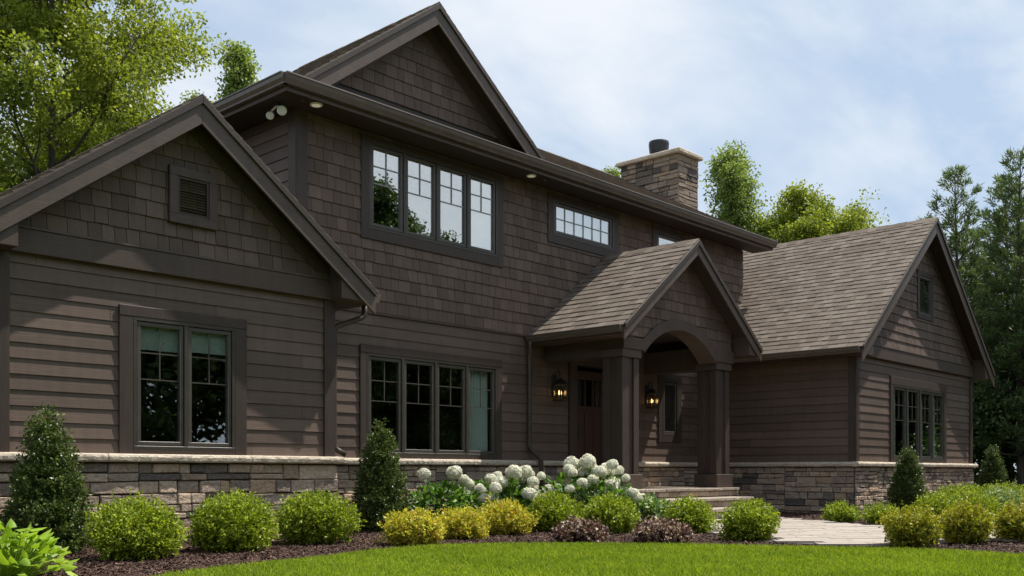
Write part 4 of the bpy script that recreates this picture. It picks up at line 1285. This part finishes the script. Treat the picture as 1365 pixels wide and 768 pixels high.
G1 = 'round green shrubs along the front bed'
shrub('round_shrub', 4.10, 8.22, .79, .50, m_box, 1, 'round bright green shrub right beside the tall cone shrub at the left edge', 'shrub', G1, twigs=620)
shrub('round_shrub', 5.15, 8.45, .84, .52, m_box, 2, 'round bright green shrub below the right pane of the left wing window', 'shrub', G1, twigs=680)
shrub('round_shrub', 6.25, 8.62, .84, .51, m_box, 3, 'round bright green shrub left of the cone shrub by the house corner', 'shrub', G1, twigs=680)
shrub('round_shrub', 9.60, 8.22, .64, .44, m_box, 4, 'round green shrub between the golden shrubs and a larger green one, below hydrangeas', 'shrub', G1, twigs=500)
shrub('round_shrub', 9.84, 7.50, .71, .45, m_box, 5, 'round green shrub just left of the porch steps below the tallest hydrangea', 'shrub', G1, twigs=560)
shrub('round_shrub', 10.52, 6.78, .60, .39, m_box, 6, 'round green shrub in front of the porch steps beside the purple plant', 'shrub', G1, twigs=480)
shrub('round_shrub', 9.80, 5.55, .64, .40, m_box, 7, 'lone round green shrub at the near edge of the paved path', 'shrub', G1, twigs=520)
G2 = 'low golden shrubs below the hydrangeas'
gk = dict(twigs=420, L=0.036, Wd=0.020, ragged=0.16, up=0.9, tw=0.06)
shrub('golden_shrub', 6.82, 7.70, .60, .33, m_gold, 11, 'low golden yellow shrub nearest to the tall cone shrub', 'shrub', G2, **gk)
shrub('golden_shrub', 7.80, 8.02, .58, .31, m_gold, 12, 'middle one of three golden yellow shrubs, smallest of them', 'shrub', G2, **gk)
shrub('golden_shrub', 8.74, 8.24, .72, .38, m_gold, 13, 'golden yellow shrub tinged orange touching a round green shrub', 'shrub', G2, **gk)
G3 = 'low purple leaved plants'
pk = dict(twigs=300, L=0.034, Wd=0.026, ragged=0.18, up=0.5, tw=0.05)
shrub('purple_plant', 8.34, 6.76, .60, .20, m_plum, 21, 'low purple plant at the lawn edge below the hydrangeas', 'plant', G3, **pk)
shrub('purple_plant', 8.76, 5.97, .60, .22, m_plum, 22, 'low purple plant at the lawn edge in front of the pale variegated plant', 'plant', G3, **pk)
shrub('variegated_plant', 10.45, 7.28, .40, .40, m_var, 23, 'small pale variegated plant at the foot of the steps', 'plant', None, twigs=130, lpt=11, L=0.06, Wd=0.04, ragged=.25)
G4 = 'lime yellow shrubs right of the path'
lk = dict(twigs=430, ragged=0.12, up=0.7)
shrub('lime_shrub', 9.98, 3.84, .50, .37, m_lime, 31, 'lime yellow round shrub at the end of the paved path, left of two similar ones', 'shrub', G4, **lk)
shrub('lime_shrub', 10.88, 3.64, .53, .38, m_lime, 32, 'orange tinted lime shrub between two other lime shrubs near the lawn', 'shrub', G4, **lk)
shrub('lime_shrub', 11.55, 3.30, .50, .37, m_lime, 33, 'lime yellow shrub cut off by the right edge of the view', 'shrub', G4, **lk)
G5 = 'tiny shrubs by the right wing wall'
shrub('small_shrub', 14.37, 6.60, .49, .25, m_box, 41, 'tiny green shrub before the stone corner of the right wing', 'shrub', G5, twigs=260, ragged=.15)
shrub('small_shrub', 14.15, 5.88, .46, .25, m_box, 42, 'tiny green shrub left of the cone shrub before the right wing window', 'shrub', G5, twigs=260, ragged=.15)
G6 = 'spreading green shrubs below the right wing window'
shrub('spreading_shrub', 14.35, 5.20, .66, .42, m_box, 51, 'rounded green shrub directly behind the leftmost lime shrub', 'shrub', G6, twigs=420)
shrub('spreading_shrub', 15.70, 5.15, .80, .42, m_box, 52, 'green shrub behind the middle lime shrub below the right wing wall', 'shrub', G6, twigs=420)
shrub('spreading_shrub', 18.40, 6.25, 1.25, .52, m_box, 54, 'wide low green shrub against the stone wall right of the cone shrub', 'shrub', G6, twigs=620)
shrub('spreading_shrub', 19.70, 5.95, 1.35, .52, m_box, 55, 'wide low green shrub past the right corner of the right wing', 'shrub', G6, twigs=620)
shrub('spreading_shrub', 17.9, 4.85, .80, .40, m_box, 56, 'green shrub at the right edge behind the last lime shrub', 'shrub', G6, twigs=420)
shrub('flowering_shrub', 16.3, 4.95, .66, .46, m_var, 53, 'pale white flowered shrub among the green shrubs below the right wing', 'shrub', None, twigs=330, lpt=12, ragged=.15)

def cone_mesh(name, w, h, seed, twigs=1150, lpt=14):
    g = np.random.default_rng(seed); acc = Acc(); n = twigs
    z = 1 - np.sqrt(g.random(n)) ; z = np.clip(z * 1.02, 0, 1)
    th = g.uniform(0, 2 * np.pi, n); ph = g.uniform(0, 6, 4)
    prof = (w / 2) * np.power(np.clip(1 - z, 0, 1), 0.62) * (0.80 + 0.45 * np.minimum(z * 5, 1) * 0.55) + 0.018
    prof *= 1 + 0.09 * np.sin(3 * th + ph[0] + z * 9) + 0.07 * np.sin(5 * th - z * 17 + ph[1]) + 0.05 * np.sin(z * 31 + ph[2])
    prof *= g.uniform(0.80, 1.02, n) + (g.random(n) < .12) * g.uniform(0, .14, n)
    P = np.c_[np.cos(th) * prof, np.sin(th) * prof, 0.03 + z * (h - 0.05)]
    D = unit(np.c_[np.cos(th), np.sin(th), np.full(n, 0.75)] + g.normal(0, .3, (n, 3)))
    t = g.uniform(-1, 1, (n, lpt)); B = P[:, None] + D[:, None] * (t * 0.06)[..., None] + g.normal(0, .009, (n, lpt, 3))
    V, F = leaves(B.reshape(-1, 3), (D[:, None] * .6 + g.normal(0, .75, (n, lpt, 3))).reshape(-1, 3), 0.034 * g.uniform(.7, 1.2, n * lpt), 0.019, g)
    acc.add(V, F, 0)
    m2 = 5500; z2 = 1 - np.sqrt(g.random(m2)); t2 = g.uniform(0, 2 * np.pi, m2); r2 = (w / 2) * np.power(1 - z2, .62) * g.uniform(.3, .82, m2)
    V, F = leaves(np.c_[np.cos(t2) * r2, np.sin(t2) * r2, .03 + z2 * (h - .12)], g.normal(size=(m2, 3)), .05, .03, g); acc.add(V, F, 0)
    segs = [((0, 0, 0), (0, 0, h * .5), .022, .014), ((0, 0, h * .5), (0, 0, h * .93), .014, .004)]
    for k in range(14):
        a = g.uniform(0, 6.28); zz_ = g.uniform(.08, .7) * h
        segs.append(((0, 0, zz_), (math.cos(a) * w * .3 * (1 - zz_ / h), math.sin(a) * w * .3 * (1 - zz_ / h), zz_ + .1), .007, .003))
    tubes(acc, segs, 6, 1)
    return acc.mesh(name, [m_cone, m_bark])
G7 = 'cone shaped dark green shrubs'
for s, (x, y, w_, h_, lab) in enumerate((
        (3.77, 9.27, .70, 1.36, 'tall dark cone shaped shrub at the far left below the left wing'),
        (8.10, 9.80, .68, 1.42, 'tall dark cone shaped shrub in front of the four-pane ground floor window'),
        (17.85, 6.95, .62, 1.22, 'dark cone shaped shrub in front of the right wing window'),
        (23.9, 7.4, .62, 1.36, 'dark cone shaped shrub past the far right corner of the house, before the pines'))):
    tag(link('cone_shrub', cone_mesh('cone_shrub', w_, h_, 70 + s), (x, y, .012)), lab, 'shrub', G7)

# broad leaved plant in the left foreground
def broad(name, x, y, w, h, seed, label):
    g = np.random.default_rng(seed); acc = Acc(); n = 210
    az_ = g.uniform(0, 2 * np.pi, n); rr = np.sqrt(g.random(n)) * w / 2; zt = h * (1 - 0.75 * (rr / (w / 2)) ** 2) * g.uniform(.5, 1.0, n)
    P = np.c_[np.cos(az_) * rr, np.sin(az_) * rr, zt]
    D = np.c_[np.cos(az_), np.sin(az_), g.uniform(-.35, .75, n)] + g.normal(0, .35, (n, 3))
    nr = unit(np.c_[np.zeros((n, 2)), np.ones(n)] + g.normal(0, .25, (n, 3)))
    V, F = leaves(P, D, g.uniform(.085, .14, n), g.uniform(.05, .078, n), g, nr, -.22, True)
    V[:, 2] = np.maximum(V[:, 2], .01); acc.add(V, F, 0)
    segs = [((p[0] * .25, p[1] * .25, 0.0), tuple(p), .004, .0025) for p in P]
    tubes(acc, segs, 5, 1)
    return tag(link(name, acc.mesh(name, [m_host, m_host]), (x, y, .012)), label, 'plant')
broad('broad_leaf_plant', 2.72, 7.35, .74, .40, 81, 'lime green broad leaved plant in the bottom left corner')

# hydrangeas: leafy bush with big round white heads
def head_mesh(seed, r=0.118):
    g = np.random.default_rng(seed); acc = Acc(); lf = lumpy(g, 14)
    nc = 95                                            # little florets of four petals, massed into an uneven ball
    D = unit(g.normal(size=(nc * 7, 3))); D = D[D[:, 2] > -.8]; n = len(D)
    R_ = r * lf(D) * g.uniform(.84, 1.06, n); P = D * R_[:, None] * np.array([[1, 1, .86]])
    N_ = unit(D + g.normal(0, .42, (n, 3))); T = unit(np.cross(N_, g.normal(size=(n, 3)))); B = np.cross(N_, T)
    for t in (T, B, -T, -B):
        V, F = leaves(P + t * .001, t + N_ * .22, .017 * g.uniform(.8, 1.25, n), .017, g, N_, .12); acc.add(V, F, 0)
    V, F = leaves(D * r * .66 - T * .04, T, .08, .08, g, D, 0.05); acc.add(V, F, 0)
    return acc.mesh('flower_head', [m_pet])
HEADS = [head_mesh(90 + i) for i in range(4)]
def hydrangea(x, y, w, h, heads, seed, label, rs, big=1.0, extra=0):
    k = big; x *= k; y *= k; heads = [(a * k, b * k, .76 + (c - .76) * k) for a, b, c in heads]
    gx = np.random.default_rng(seed + 40)
    heads = heads + [(x + gx.uniform(-.42, .42) * w, y + gx.uniform(-.45, .0) * w / 2.2, h * gx.uniform(.55, 1.12)) for _ in range(extra)]
    t = tag(empty('hydrangea', (x, y, .012)), label, 'hydrangea', 'white flowering hydrangeas below the ground floor window')
    g = np.random.default_rng(seed); acc = Acc(); n = 900
    D = unit(g.normal(size=(n * 2, 3))); D = D[D[:, 2] > -.5][:n]; n = len(D); lf = lumpy(g)
    P = D * np.array([[w / 2, w / 2.4, h * .55]]) * (lf(D) * g.uniform(.5, 1.0, n))[:, None]; P[:, 2] += h * .45; P[:, 2] = np.maximum(P[:, 2], .03)
    nr = unit(D * .5 + np.array([[0, 0, 1.]]) + g.normal(0, .3, (n, 3)))
    V, F = leaves(P, D + g.normal(0, .5, (n, 3)) + np.array([[0, 0, -.1]]), g.uniform(.06, .115, n), g.uniform(.045, .075, n), g, nr, -.15, True); acc.add(V, F, 0)
    segs = []
    for hx, hy_, hz_ in heads: segs.append(((g.normal(0, .05), g.normal(0, .05), 0), (hx - x, hy_ - y, hz_ - .05), .006, .004))
    for k in range(16): segs.append(((g.normal(0, .06), g.normal(0, .04), 0), tuple(P[k]), .006, .003))
    # leaves along the flower stems
    for s in segs[:len(heads)]:
        a, b = np.array(s[0]), np.array(s[1]); m = 5; tt = g.uniform(.5, .92, m)[:, None]
        V, F = leaves(a + (b - a) * tt, g.normal(size=(m, 3)), .08, .05, g, None, -.15, True); acc.add(V, F, 0)
    tubes(acc, segs, 5, 1)
    link('foliage', acc.mesh('foliage', [m_hyl, m_bark]), (0, 0, 0), t)
    for i, (hx, hy_, hz_) in enumerate(heads):
        o = link('flower_head', HEADS[(i + seed) % 4], (hx - x, hy_ - y, hz_), t, g.uniform(0, 6))
        k = rs * g.uniform(.62, 1.16); o.scale = (k, k, k)
hydrangea(9.15, 9.75, 1.15, .62, [(8.48, 9.39, 0.73), (9.07, 9.46, 0.74), (9.58, 9.71, 0.60), (9.66, 9.58, 0.52), (9.52, 9.36, 0.40), (9.72, 9.40, 0.22), (9.40, 9.62, .66)], 1,
          'hydrangea with few white heads and bright green leaves, nearest the cone shrub', .72, .97, 3)
hydrangea(10.55, 9.95, 1.35, .66, [(9.80, 9.52, 0.66), (10.20, 9.72, 0.61), (9.78, 9.40, 0.53), (10.38, 9.63, 0.75), (10.72, 9.70, 0.76), (10.66, 9.50, 0.62), (11.04, 9.68, 0.69),
          (10.48, 9.42, 0.44), (10.78, 9.45, 0.38), (10.93, 9.5, 0.36), (11.06, 9.55, 0.47), (11.30, 9.6, 0.52)], 2, 'hydrangea in the middle with white heads below the window end pane', .76, .95, 9)
hydrangea(11.55, 9.25, 1.5, .72, [(10.75, 8.90, 0.52), (11.27, 9.29, 0.87), (10.84, 8.92, 0.74), (10.98, 8.86, 0.60), (11.43, 9.25, 0.74), (11.42, 9.11, 0.90), (11.34, 8.96, 0.64),
          (11.60, 9.20, 0.79), (11.30, 8.78, 0.76), (11.86, 9.12, 0.77), (11.76, 8.92, 0.86), (11.56, 8.79, 0.57), (11.80, 9.0, 0.50), (12.0, 8.85, 0.66), (12.02, 8.72, 0.44), (11.7, 9.3, .92), (12.05, 8.6, .36)], 3,
          'tallest hydrangea crowded with white heads, beside the porch column', .78, .93, 12)

# =================================================================== TREES
def curve(p, d, L, g, n=4, bend=.18, grav=0.0):
    pts = [np.array(p, float)]; d = np.array(d, float); d /= np.linalg.norm(d)
    for i in range(n):
        d = d + g.normal(0, bend, 3) + np.array([0, 0, grav]); d /= np.linalg.norm(d); pts.append(pts[-1] + d * L / n)
    return pts
def chain(segs, pts, r0, r1):
    n = len(pts) - 1
    for i in range(n): segs.append((pts[i], pts[i + 1], r0 + (r1 - r0) * i / n, r0 + (r1 - r0) * (i + 1) / n))
def broad_tree(H, cr, seed, mat, base=.22, limbs=20, subs=7, tips=5, lpc=34, leaf=.12, shape='round', spread=.30, tr=.16):
    g = np.random.default_rng(seed); segs = []; tipsP = []
    trunk = curve((0, 0, 0), (0, 0, 1), H * .93, g, 10, .045); T = np.array(trunk)
    chain(segs, trunk, tr, .015)
    for i in range(limbs):
        f = base + (1 - base) * ((i + .5) / limbs) ** .95 * .97; k = f * 10 * .999; j = int(k); p = T[j] + (T[min(j + 1, 10)] - T[j]) * (k - j)
        a = i * 2.39996 + g.uniform(-.4, .4); q = (f - base) / (1 - base)
        if shape == 'round': Ln = cr * (0.45 + 1.0 * math.sin(math.pi * min(1, .18 + q * .80)) ** .8) * .78; el = .25 + q * .9
        else: Ln = cr * (1.05 - .97 * q) ; el = .65 + q * .45
        Ln *= g.uniform(.8, 1.15)
        d = np.array([math.cos(a) * math.cos(el), math.sin(a) * math.cos(el), math.sin(el)])
        pts = curve(p, d, Ln, g, 5, .13, .03); r = max(.02, tr * .42 * (1 - f * .7)); chain(segs, pts, r, .010); PA = np.array(pts)
        for s in range(subs):
            t = g.uniform(.3, 1.0); kk = t * 5 * .999; jj = int(kk); p2 = PA[jj] + (PA[jj + 1] - PA[jj]) * (kk - jj)
            d2 = d * .6 + g.normal(0, .55, 3) + np.array([0, 0, .15]); pts2 = curve(p2, d2, Ln * g.uniform(.22, .42), g, 3, .2); chain(segs, pts2, r * .4, .005)
            for q_ in range(tips):
                tp = pts2[1 + q_ % 3] + np.clip(g.normal(0, spread * .6, 3), -spread, spread); tipsP.append(tp); segs.append((pts2[1 + q_ % 3], tp, .006, .003))
    tipsP = np.array(tipsP); n = len(tipsP)
    dn = g.uniform(.15, 1.0, n) ** 1.3 * 2.0; cnt = np.maximum(3, (lpc * dn).astype(int)); idx = np.repeat(np.arange(n), cnt)
    C = tipsP[idx] + unit(g.normal(0, 1, (len(idx), 3))) * (np.sqrt(g.random(len(idx))) * spread)[:, None] * np.array([[1.05, 1.05, .7]])
    Dd = unit(C - tipsP[idx]) * .5 + g.normal(0, .6, C.shape) + np.array([[0, 0, -.25]])
    nr = unit(np.array([[0, 0, 1.]]) + g.normal(0, .65, C.shape))
    la, lc = Acc(), Acc()
    V, F = leaves(C, Dd, leaf * g.uniform(.65, 1.25, len(C)), leaf * .72 * g.uniform(.7, 1.2, len(C)), g, nr, .12); lc.add(V, F, 0)
    tubes(la, segs, 6, 0)
    return la.mesh('trunk', [m_bark]), lc.mesh('crown', [mat])
def pine_tree(H, cr, seed, base=.12, dead=.0):
    g = np.random.default_rng(seed); segs = []; trunk = curve((0, 0, 0), (0, 0, 1), H, g, 10, .02); T = np.array(trunk); chain(segs, trunk, .15, .012)
    TP = []; TD = []
    z = base
    while z < .985:
        q = (z - base) / (1 - base); nb = 5 if q < .85 else 4; a0 = g.uniform(0, 6.28)
        for b in range(nb):
            k = z * 10 * .999; j = int(k); p = T[j] + (T[j + 1] - T[j]) * (k - j)
            a = a0 + b * 6.283 / nb + g.uniform(-.25, .25); Ln = cr * (1.0 - q) ** .75 * g.uniform(.6, 1.12) * (0.75 + .25 * min(1, q * 4)) + .22
            el = .05 + .75 * q ** 1.6 + g.uniform(-.08, .15); d = np.array([math.cos(a) * math.cos(el), math.sin(a) * math.cos(el), math.sin(el)])
            pts = curve(p, d, Ln, g, 5, .06, .05); chain(segs, pts, .035 * (1 - q) + .012, .006); PA = np.array(pts)
            ns = max(5, int(Ln * 9))
            for s in range(ns):
                t = g.uniform(.22, 1.0); kk = t * 5 * .999; jj = int(kk); p2 = PA[jj] + (PA[jj + 1] - PA[jj]) * (kk - jj)
                sd = np.array([-d[1], d[0], 0]) * g.choice([-1, 1]); l2 = (1.15 - t) * Ln * .36 * g.uniform(.5, 1.1) + .08
                d2 = unit((d * .8 + sd * .8 + np.array([0, 0, .28]) + g.normal(0, .2, 3))[None])[0]; e2 = p2 + d2 * l2; segs.append((p2, e2, .007, .003))
                for m_ in range(max(1, int(l2 / .14))): TP.append(p2 + d2 * l2 * (m_ + 1) / max(1, int(l2 / .14))); TD.append(d2)
            TP.append(PA[-1]); TD.append(d)
        z += .040 * g.uniform(.8, 1.2)
    TP = np.array(TP); TD = np.array(TD); k = 12; n = len(TP)
    C = np.repeat(TP, k, 0) + g.normal(0, .045, (n * k, 3)); D = np.repeat(TD, k, 0) * .75 + g.normal(0, .55, (n * k, 3)) + np.array([[0, 0, .25]])
    lc, la = Acc(), Acc(); V, F = leaves(C, D, .20 * g.uniform(.7, 1.25, n * k), .034, g, None, .05); lc.add(V, F, 0); tubes(la, segs, 5, 0)
    return la.mesh('trunk', [m_bark]), lc.mesh('crown', [m_pine])
def plant_tree(name, meshes, x, y, label, cat, group, s=1.0, rz=0.0):
    t = tag(empty(name, (x, y, -.02)), label, cat, group); t.rotation_euler.z = rz
    for nm, me in zip(('trunk', 'crown'), meshes):
        o = link(nm, me, (0, 0, 0), t); o.scale = (s, s, s)
    return t
GB = 'leafy trees behind the house'
plant_tree('maple_tree', broad_tree(13.8, 3.3, 101, m_maple, limbs=30, subs=9, tips=6, lpc=62, leaf=.105, spread=.42, tr=.20), 9.75, 24.76, 'tall bright green maple behind the left wing, trunk and limbs showing', 'tree', GB)
mp2 = broad_tree(10.8, 3.0, 102, m_maple, limbs=26, subs=8, tips=6, lpc=78, leaf=.11, spread=.46, base=.12)
plant_tree('maple_tree', mp2, 12.9, 26.5, 'shorter maple to the right of the big one, above the left wing roof', 'tree', GB, 1.08, .4)
plant_tree('maple_tree', mp2, 7.2, 24.2, 'low dense maple at the extreme left edge behind the left wing', 'tree', GB, .95, 2.2)
asp = broad_tree(13.2, 2.0, 103, m_ash, limbs=28, subs=7, tips=5, lpc=28, leaf=.10, shape='column', spread=.26, base=.15, tr=.14)
plant_tree('aspen_tree', asp, 16.9, 28.8, 'slim tree top peeking between the left gable and the upper eave', 'tree', GB, 1.17, 0)
plant_tree('aspen_tree', asp, 15.7, 28.2, 'slim tree between the big maple and the slim top beside the upper eave', 'tree', GB, 1.04, 2.0)
plant_tree('aspen_tree', asp, 31.19, 25.2, 'slim tree whose tip just clears the main roof left of the chimney', 'tree', GB, 1.05, 1.1)
plant_tree('aspen_tree', asp, 30.9, 22.5, 'slim tree peeking up directly behind the chimney', 'tree', GB, 1.02, 2.9)
asp2 = broad_tree(13.2, 3.0, 104, m_ash, limbs=32, subs=8, tips=5, lpc=20, leaf=.115, shape='column', spread=.36, base=.12, tr=.15)
plant_tree('aspen_tree', asp2, 32.6, 17.9, 'tall pointed tree immediately right of the chimney', 'tree', GB, 1.06, .6)
rd = broad_tree(11.2, 2.9, 105, m_maple, limbs=26, subs=8, tips=6, lpc=72, leaf=.12, spread=.44, base=.15)
plant_tree('maple_tree', rd, 33.96, 16.34, 'rounded bright green tree behind the ridge of the right wing', 'tree', GB, .93, 0)
plant_tree('maple_tree', rd, 33.3, 17.4, 'rounded tree joining the pointed chimney tree to the big round one', 'tree', GB, .84, 3.0)
plant_tree('aspen_tree', asp, 32.6, 19.3, 'slim tree hugging the left side of the pointed tree by the chimney', 'tree', GB, .98, 5.0)
plant_tree('maple_tree', rd, 38.3, 17.6, 'lower rounded tree above the right wing ridge, beside the pines', 'tree', GB, .93, 2.0)
plant_tree('maple_tree', rd, 34.6, 20.6, 'rounded tree filling the gap between the chimney tree and the round one', 'tree', GB, .92, 4.0)
GP = 'dark pines right of the house'
p1 = pine_tree(11.2, 2.7, 201); p2 = pine_tree(11.4, 2.5, 202, .10)
dk = broad_tree(11.2, 2.9, 106, m_wood, limbs=24, subs=8, tips=6, lpc=60, leaf=.15, spread=.42, base=.15)
for m_, x, y, s, r_, lab in (
        (p1, 35.35, 11.92, 1.00, 0, 'dark pine with bare spread top just right of the right wing peak'),
        (p2, 37.6, 11.2, 1.00, 1, 'dark pine second from the right wing peak, between two taller pines'),
        (p1, 35.2, 10.0, 1.00, 2.2, 'tall dark pine at the right edge of the view'),
        (p2, 41.2, 14.6, .96, 3, 'farther pine seen between the nearest pines'),
        (p2, 37.0, 9.0, 1.05, 4, 'dark pine cut off by the right edge'),
        (p1, 42.0, 11.8, 1.02, 5, 'pine in the second row deep in the wood'),
        (p2, 39.8, 9.6, 1.04, .5, 'pine half hidden behind the tall pine at the right edge'),
        (p1, 40.2, 13.2, .90, 1.5, 'shorter pine tucked behind the pine nearest the right wing peak')):
    plant_tree('pine_tree', (m_[0], m_[1]), x, y, lab, 'pine', GP, s, r_)

# woodland: undergrowth behind and right of the house, and the wood across the lawn that the windows mirror, extended left out of view to block sky fill
def wood(name, line, depth, h0, h1, n, seed, label, leaf=.2, mat=None, top=None):
    g = np.random.default_rng(seed); acc = Acc(); L = np.array(line, float); seg = np.linalg.norm(np.diff(L, axis=0), axis=1); cs = np.r_[0, np.cumsum(seg)]
    nc = n // 60; s = g.uniform(0, cs[-1], nc); j = np.clip(np.searchsorted(cs, s) - 1, 0, len(seg) - 1); t = (s - cs[j]) / seg[j]
    P = L[j] + (L[j + 1] - L[j]) * t[:, None] + g.normal(0, depth, (nc, 2))
    top_ = h0 + (h1 - h0) * (.5 + .5 * np.sin(s * .55 + 1.3 * np.sin(s * .23)))
    z = top_ * np.sqrt(g.random(nc)) * g.uniform(.75, 1.0, nc)
    C = np.c_[P, z]; idx = np.repeat(np.arange(nc), 60); Q = C[idx] + g.normal(0, 1, (nc * 60, 3)) * np.array([[.5, .5, .3]])
    Q[:, 2] = np.maximum(Q[:, 2], .05)
    V, F = leaves(Q, g.normal(size=Q.shape) + np.array([[0, 0, -.2]]), leaf * g.uniform(.6, 1.2, len(Q)), leaf * .65, g, unit(np.array([[0, 0, 1.]]) + g.normal(0, .7, Q.shape)), .1); acc.add(V, F, 0)
    segs = []
    for k in range(int(cs[-1] / 1.6)):
        sk = g.uniform(0, cs[-1]); jj = min(len(seg) - 1, max(0, int(np.searchsorted(cs, sk) - 1))); p = L[jj] + (L[jj + 1] - L[jj]) * (sk - cs[jj]) / seg[jj] + g.normal(0, depth, 2)
        segs.append(((p[0], p[1], 0), (p[0] + g.normal(0, .2), p[1] + g.normal(0, .2), h0 * .95), .13, .05))
    tubes(acc, segs, 6, 1)
    o = link(name, acc.mesh(name, [mat or m_wood, m_bark])); o['kind'] = 'stuff'; o['label'] = label
    return o
wood('undergrowth', [(27, 16.5), (32, 14.0), (38, 11.0), (38, 6.0), (42, 2)], 1.1, 2.6, 4.6, 80000, 301, 'dark leafy undergrowth below the pines right of the house', .15)
wood('woodland', [(-2, 30), (4, 27), (14, 30), (24, 30), (34, 26), (46, 20), (50, 10), (52, 0)], 1.3, 6.0, 10.5, 110000, 302, 'dense dark wood closing the view behind the house', .28)
wood('woodland', [(-22, 30), (-28, 15), (-28, -4), (-18, -20), (-6, -26), (10, -22), (19, -16), (28, -12), (38, -10), (50, -8), (62, -6)], 1.5, 8.0, 10.5, 330000, 303, 'dark wood across the lawn mirrored in the windows, with an unseen left arc added to block sky light', .40)  # left arc is unseen, added to keep sky fill off the left-facing walls
for m_, x, y, s_, lab in ((dk, 24.6, -9.0, 1.02, 'tallest leafy tree across the lawn, mirrored in the first pane of the upper window'),
                          (dk, 27.2, -9.4, .92, 'leafy tree across the lawn mirrored in the second pane of the upper window'),
                          (dk, 29.2, -9.2, .80, 'smallest leafy tree across the lawn, mirrored in the third pane of the upper window')):
    plant_tree('maple_tree', m_, x, y, lab, 'tree', 'trees across the lawn', s_, x)
for x, y, lab in ((50.0, -3.4, 'tree across the lawn mirrored in the small window of the right gable'), (54.0, -5.5, 'tree across the lawn behind the one mirrored in the right gable window')):
    plant_tree('maple_tree', dk, x, y, lab, 'tree', 'trees across the lawn', 1.25, x)
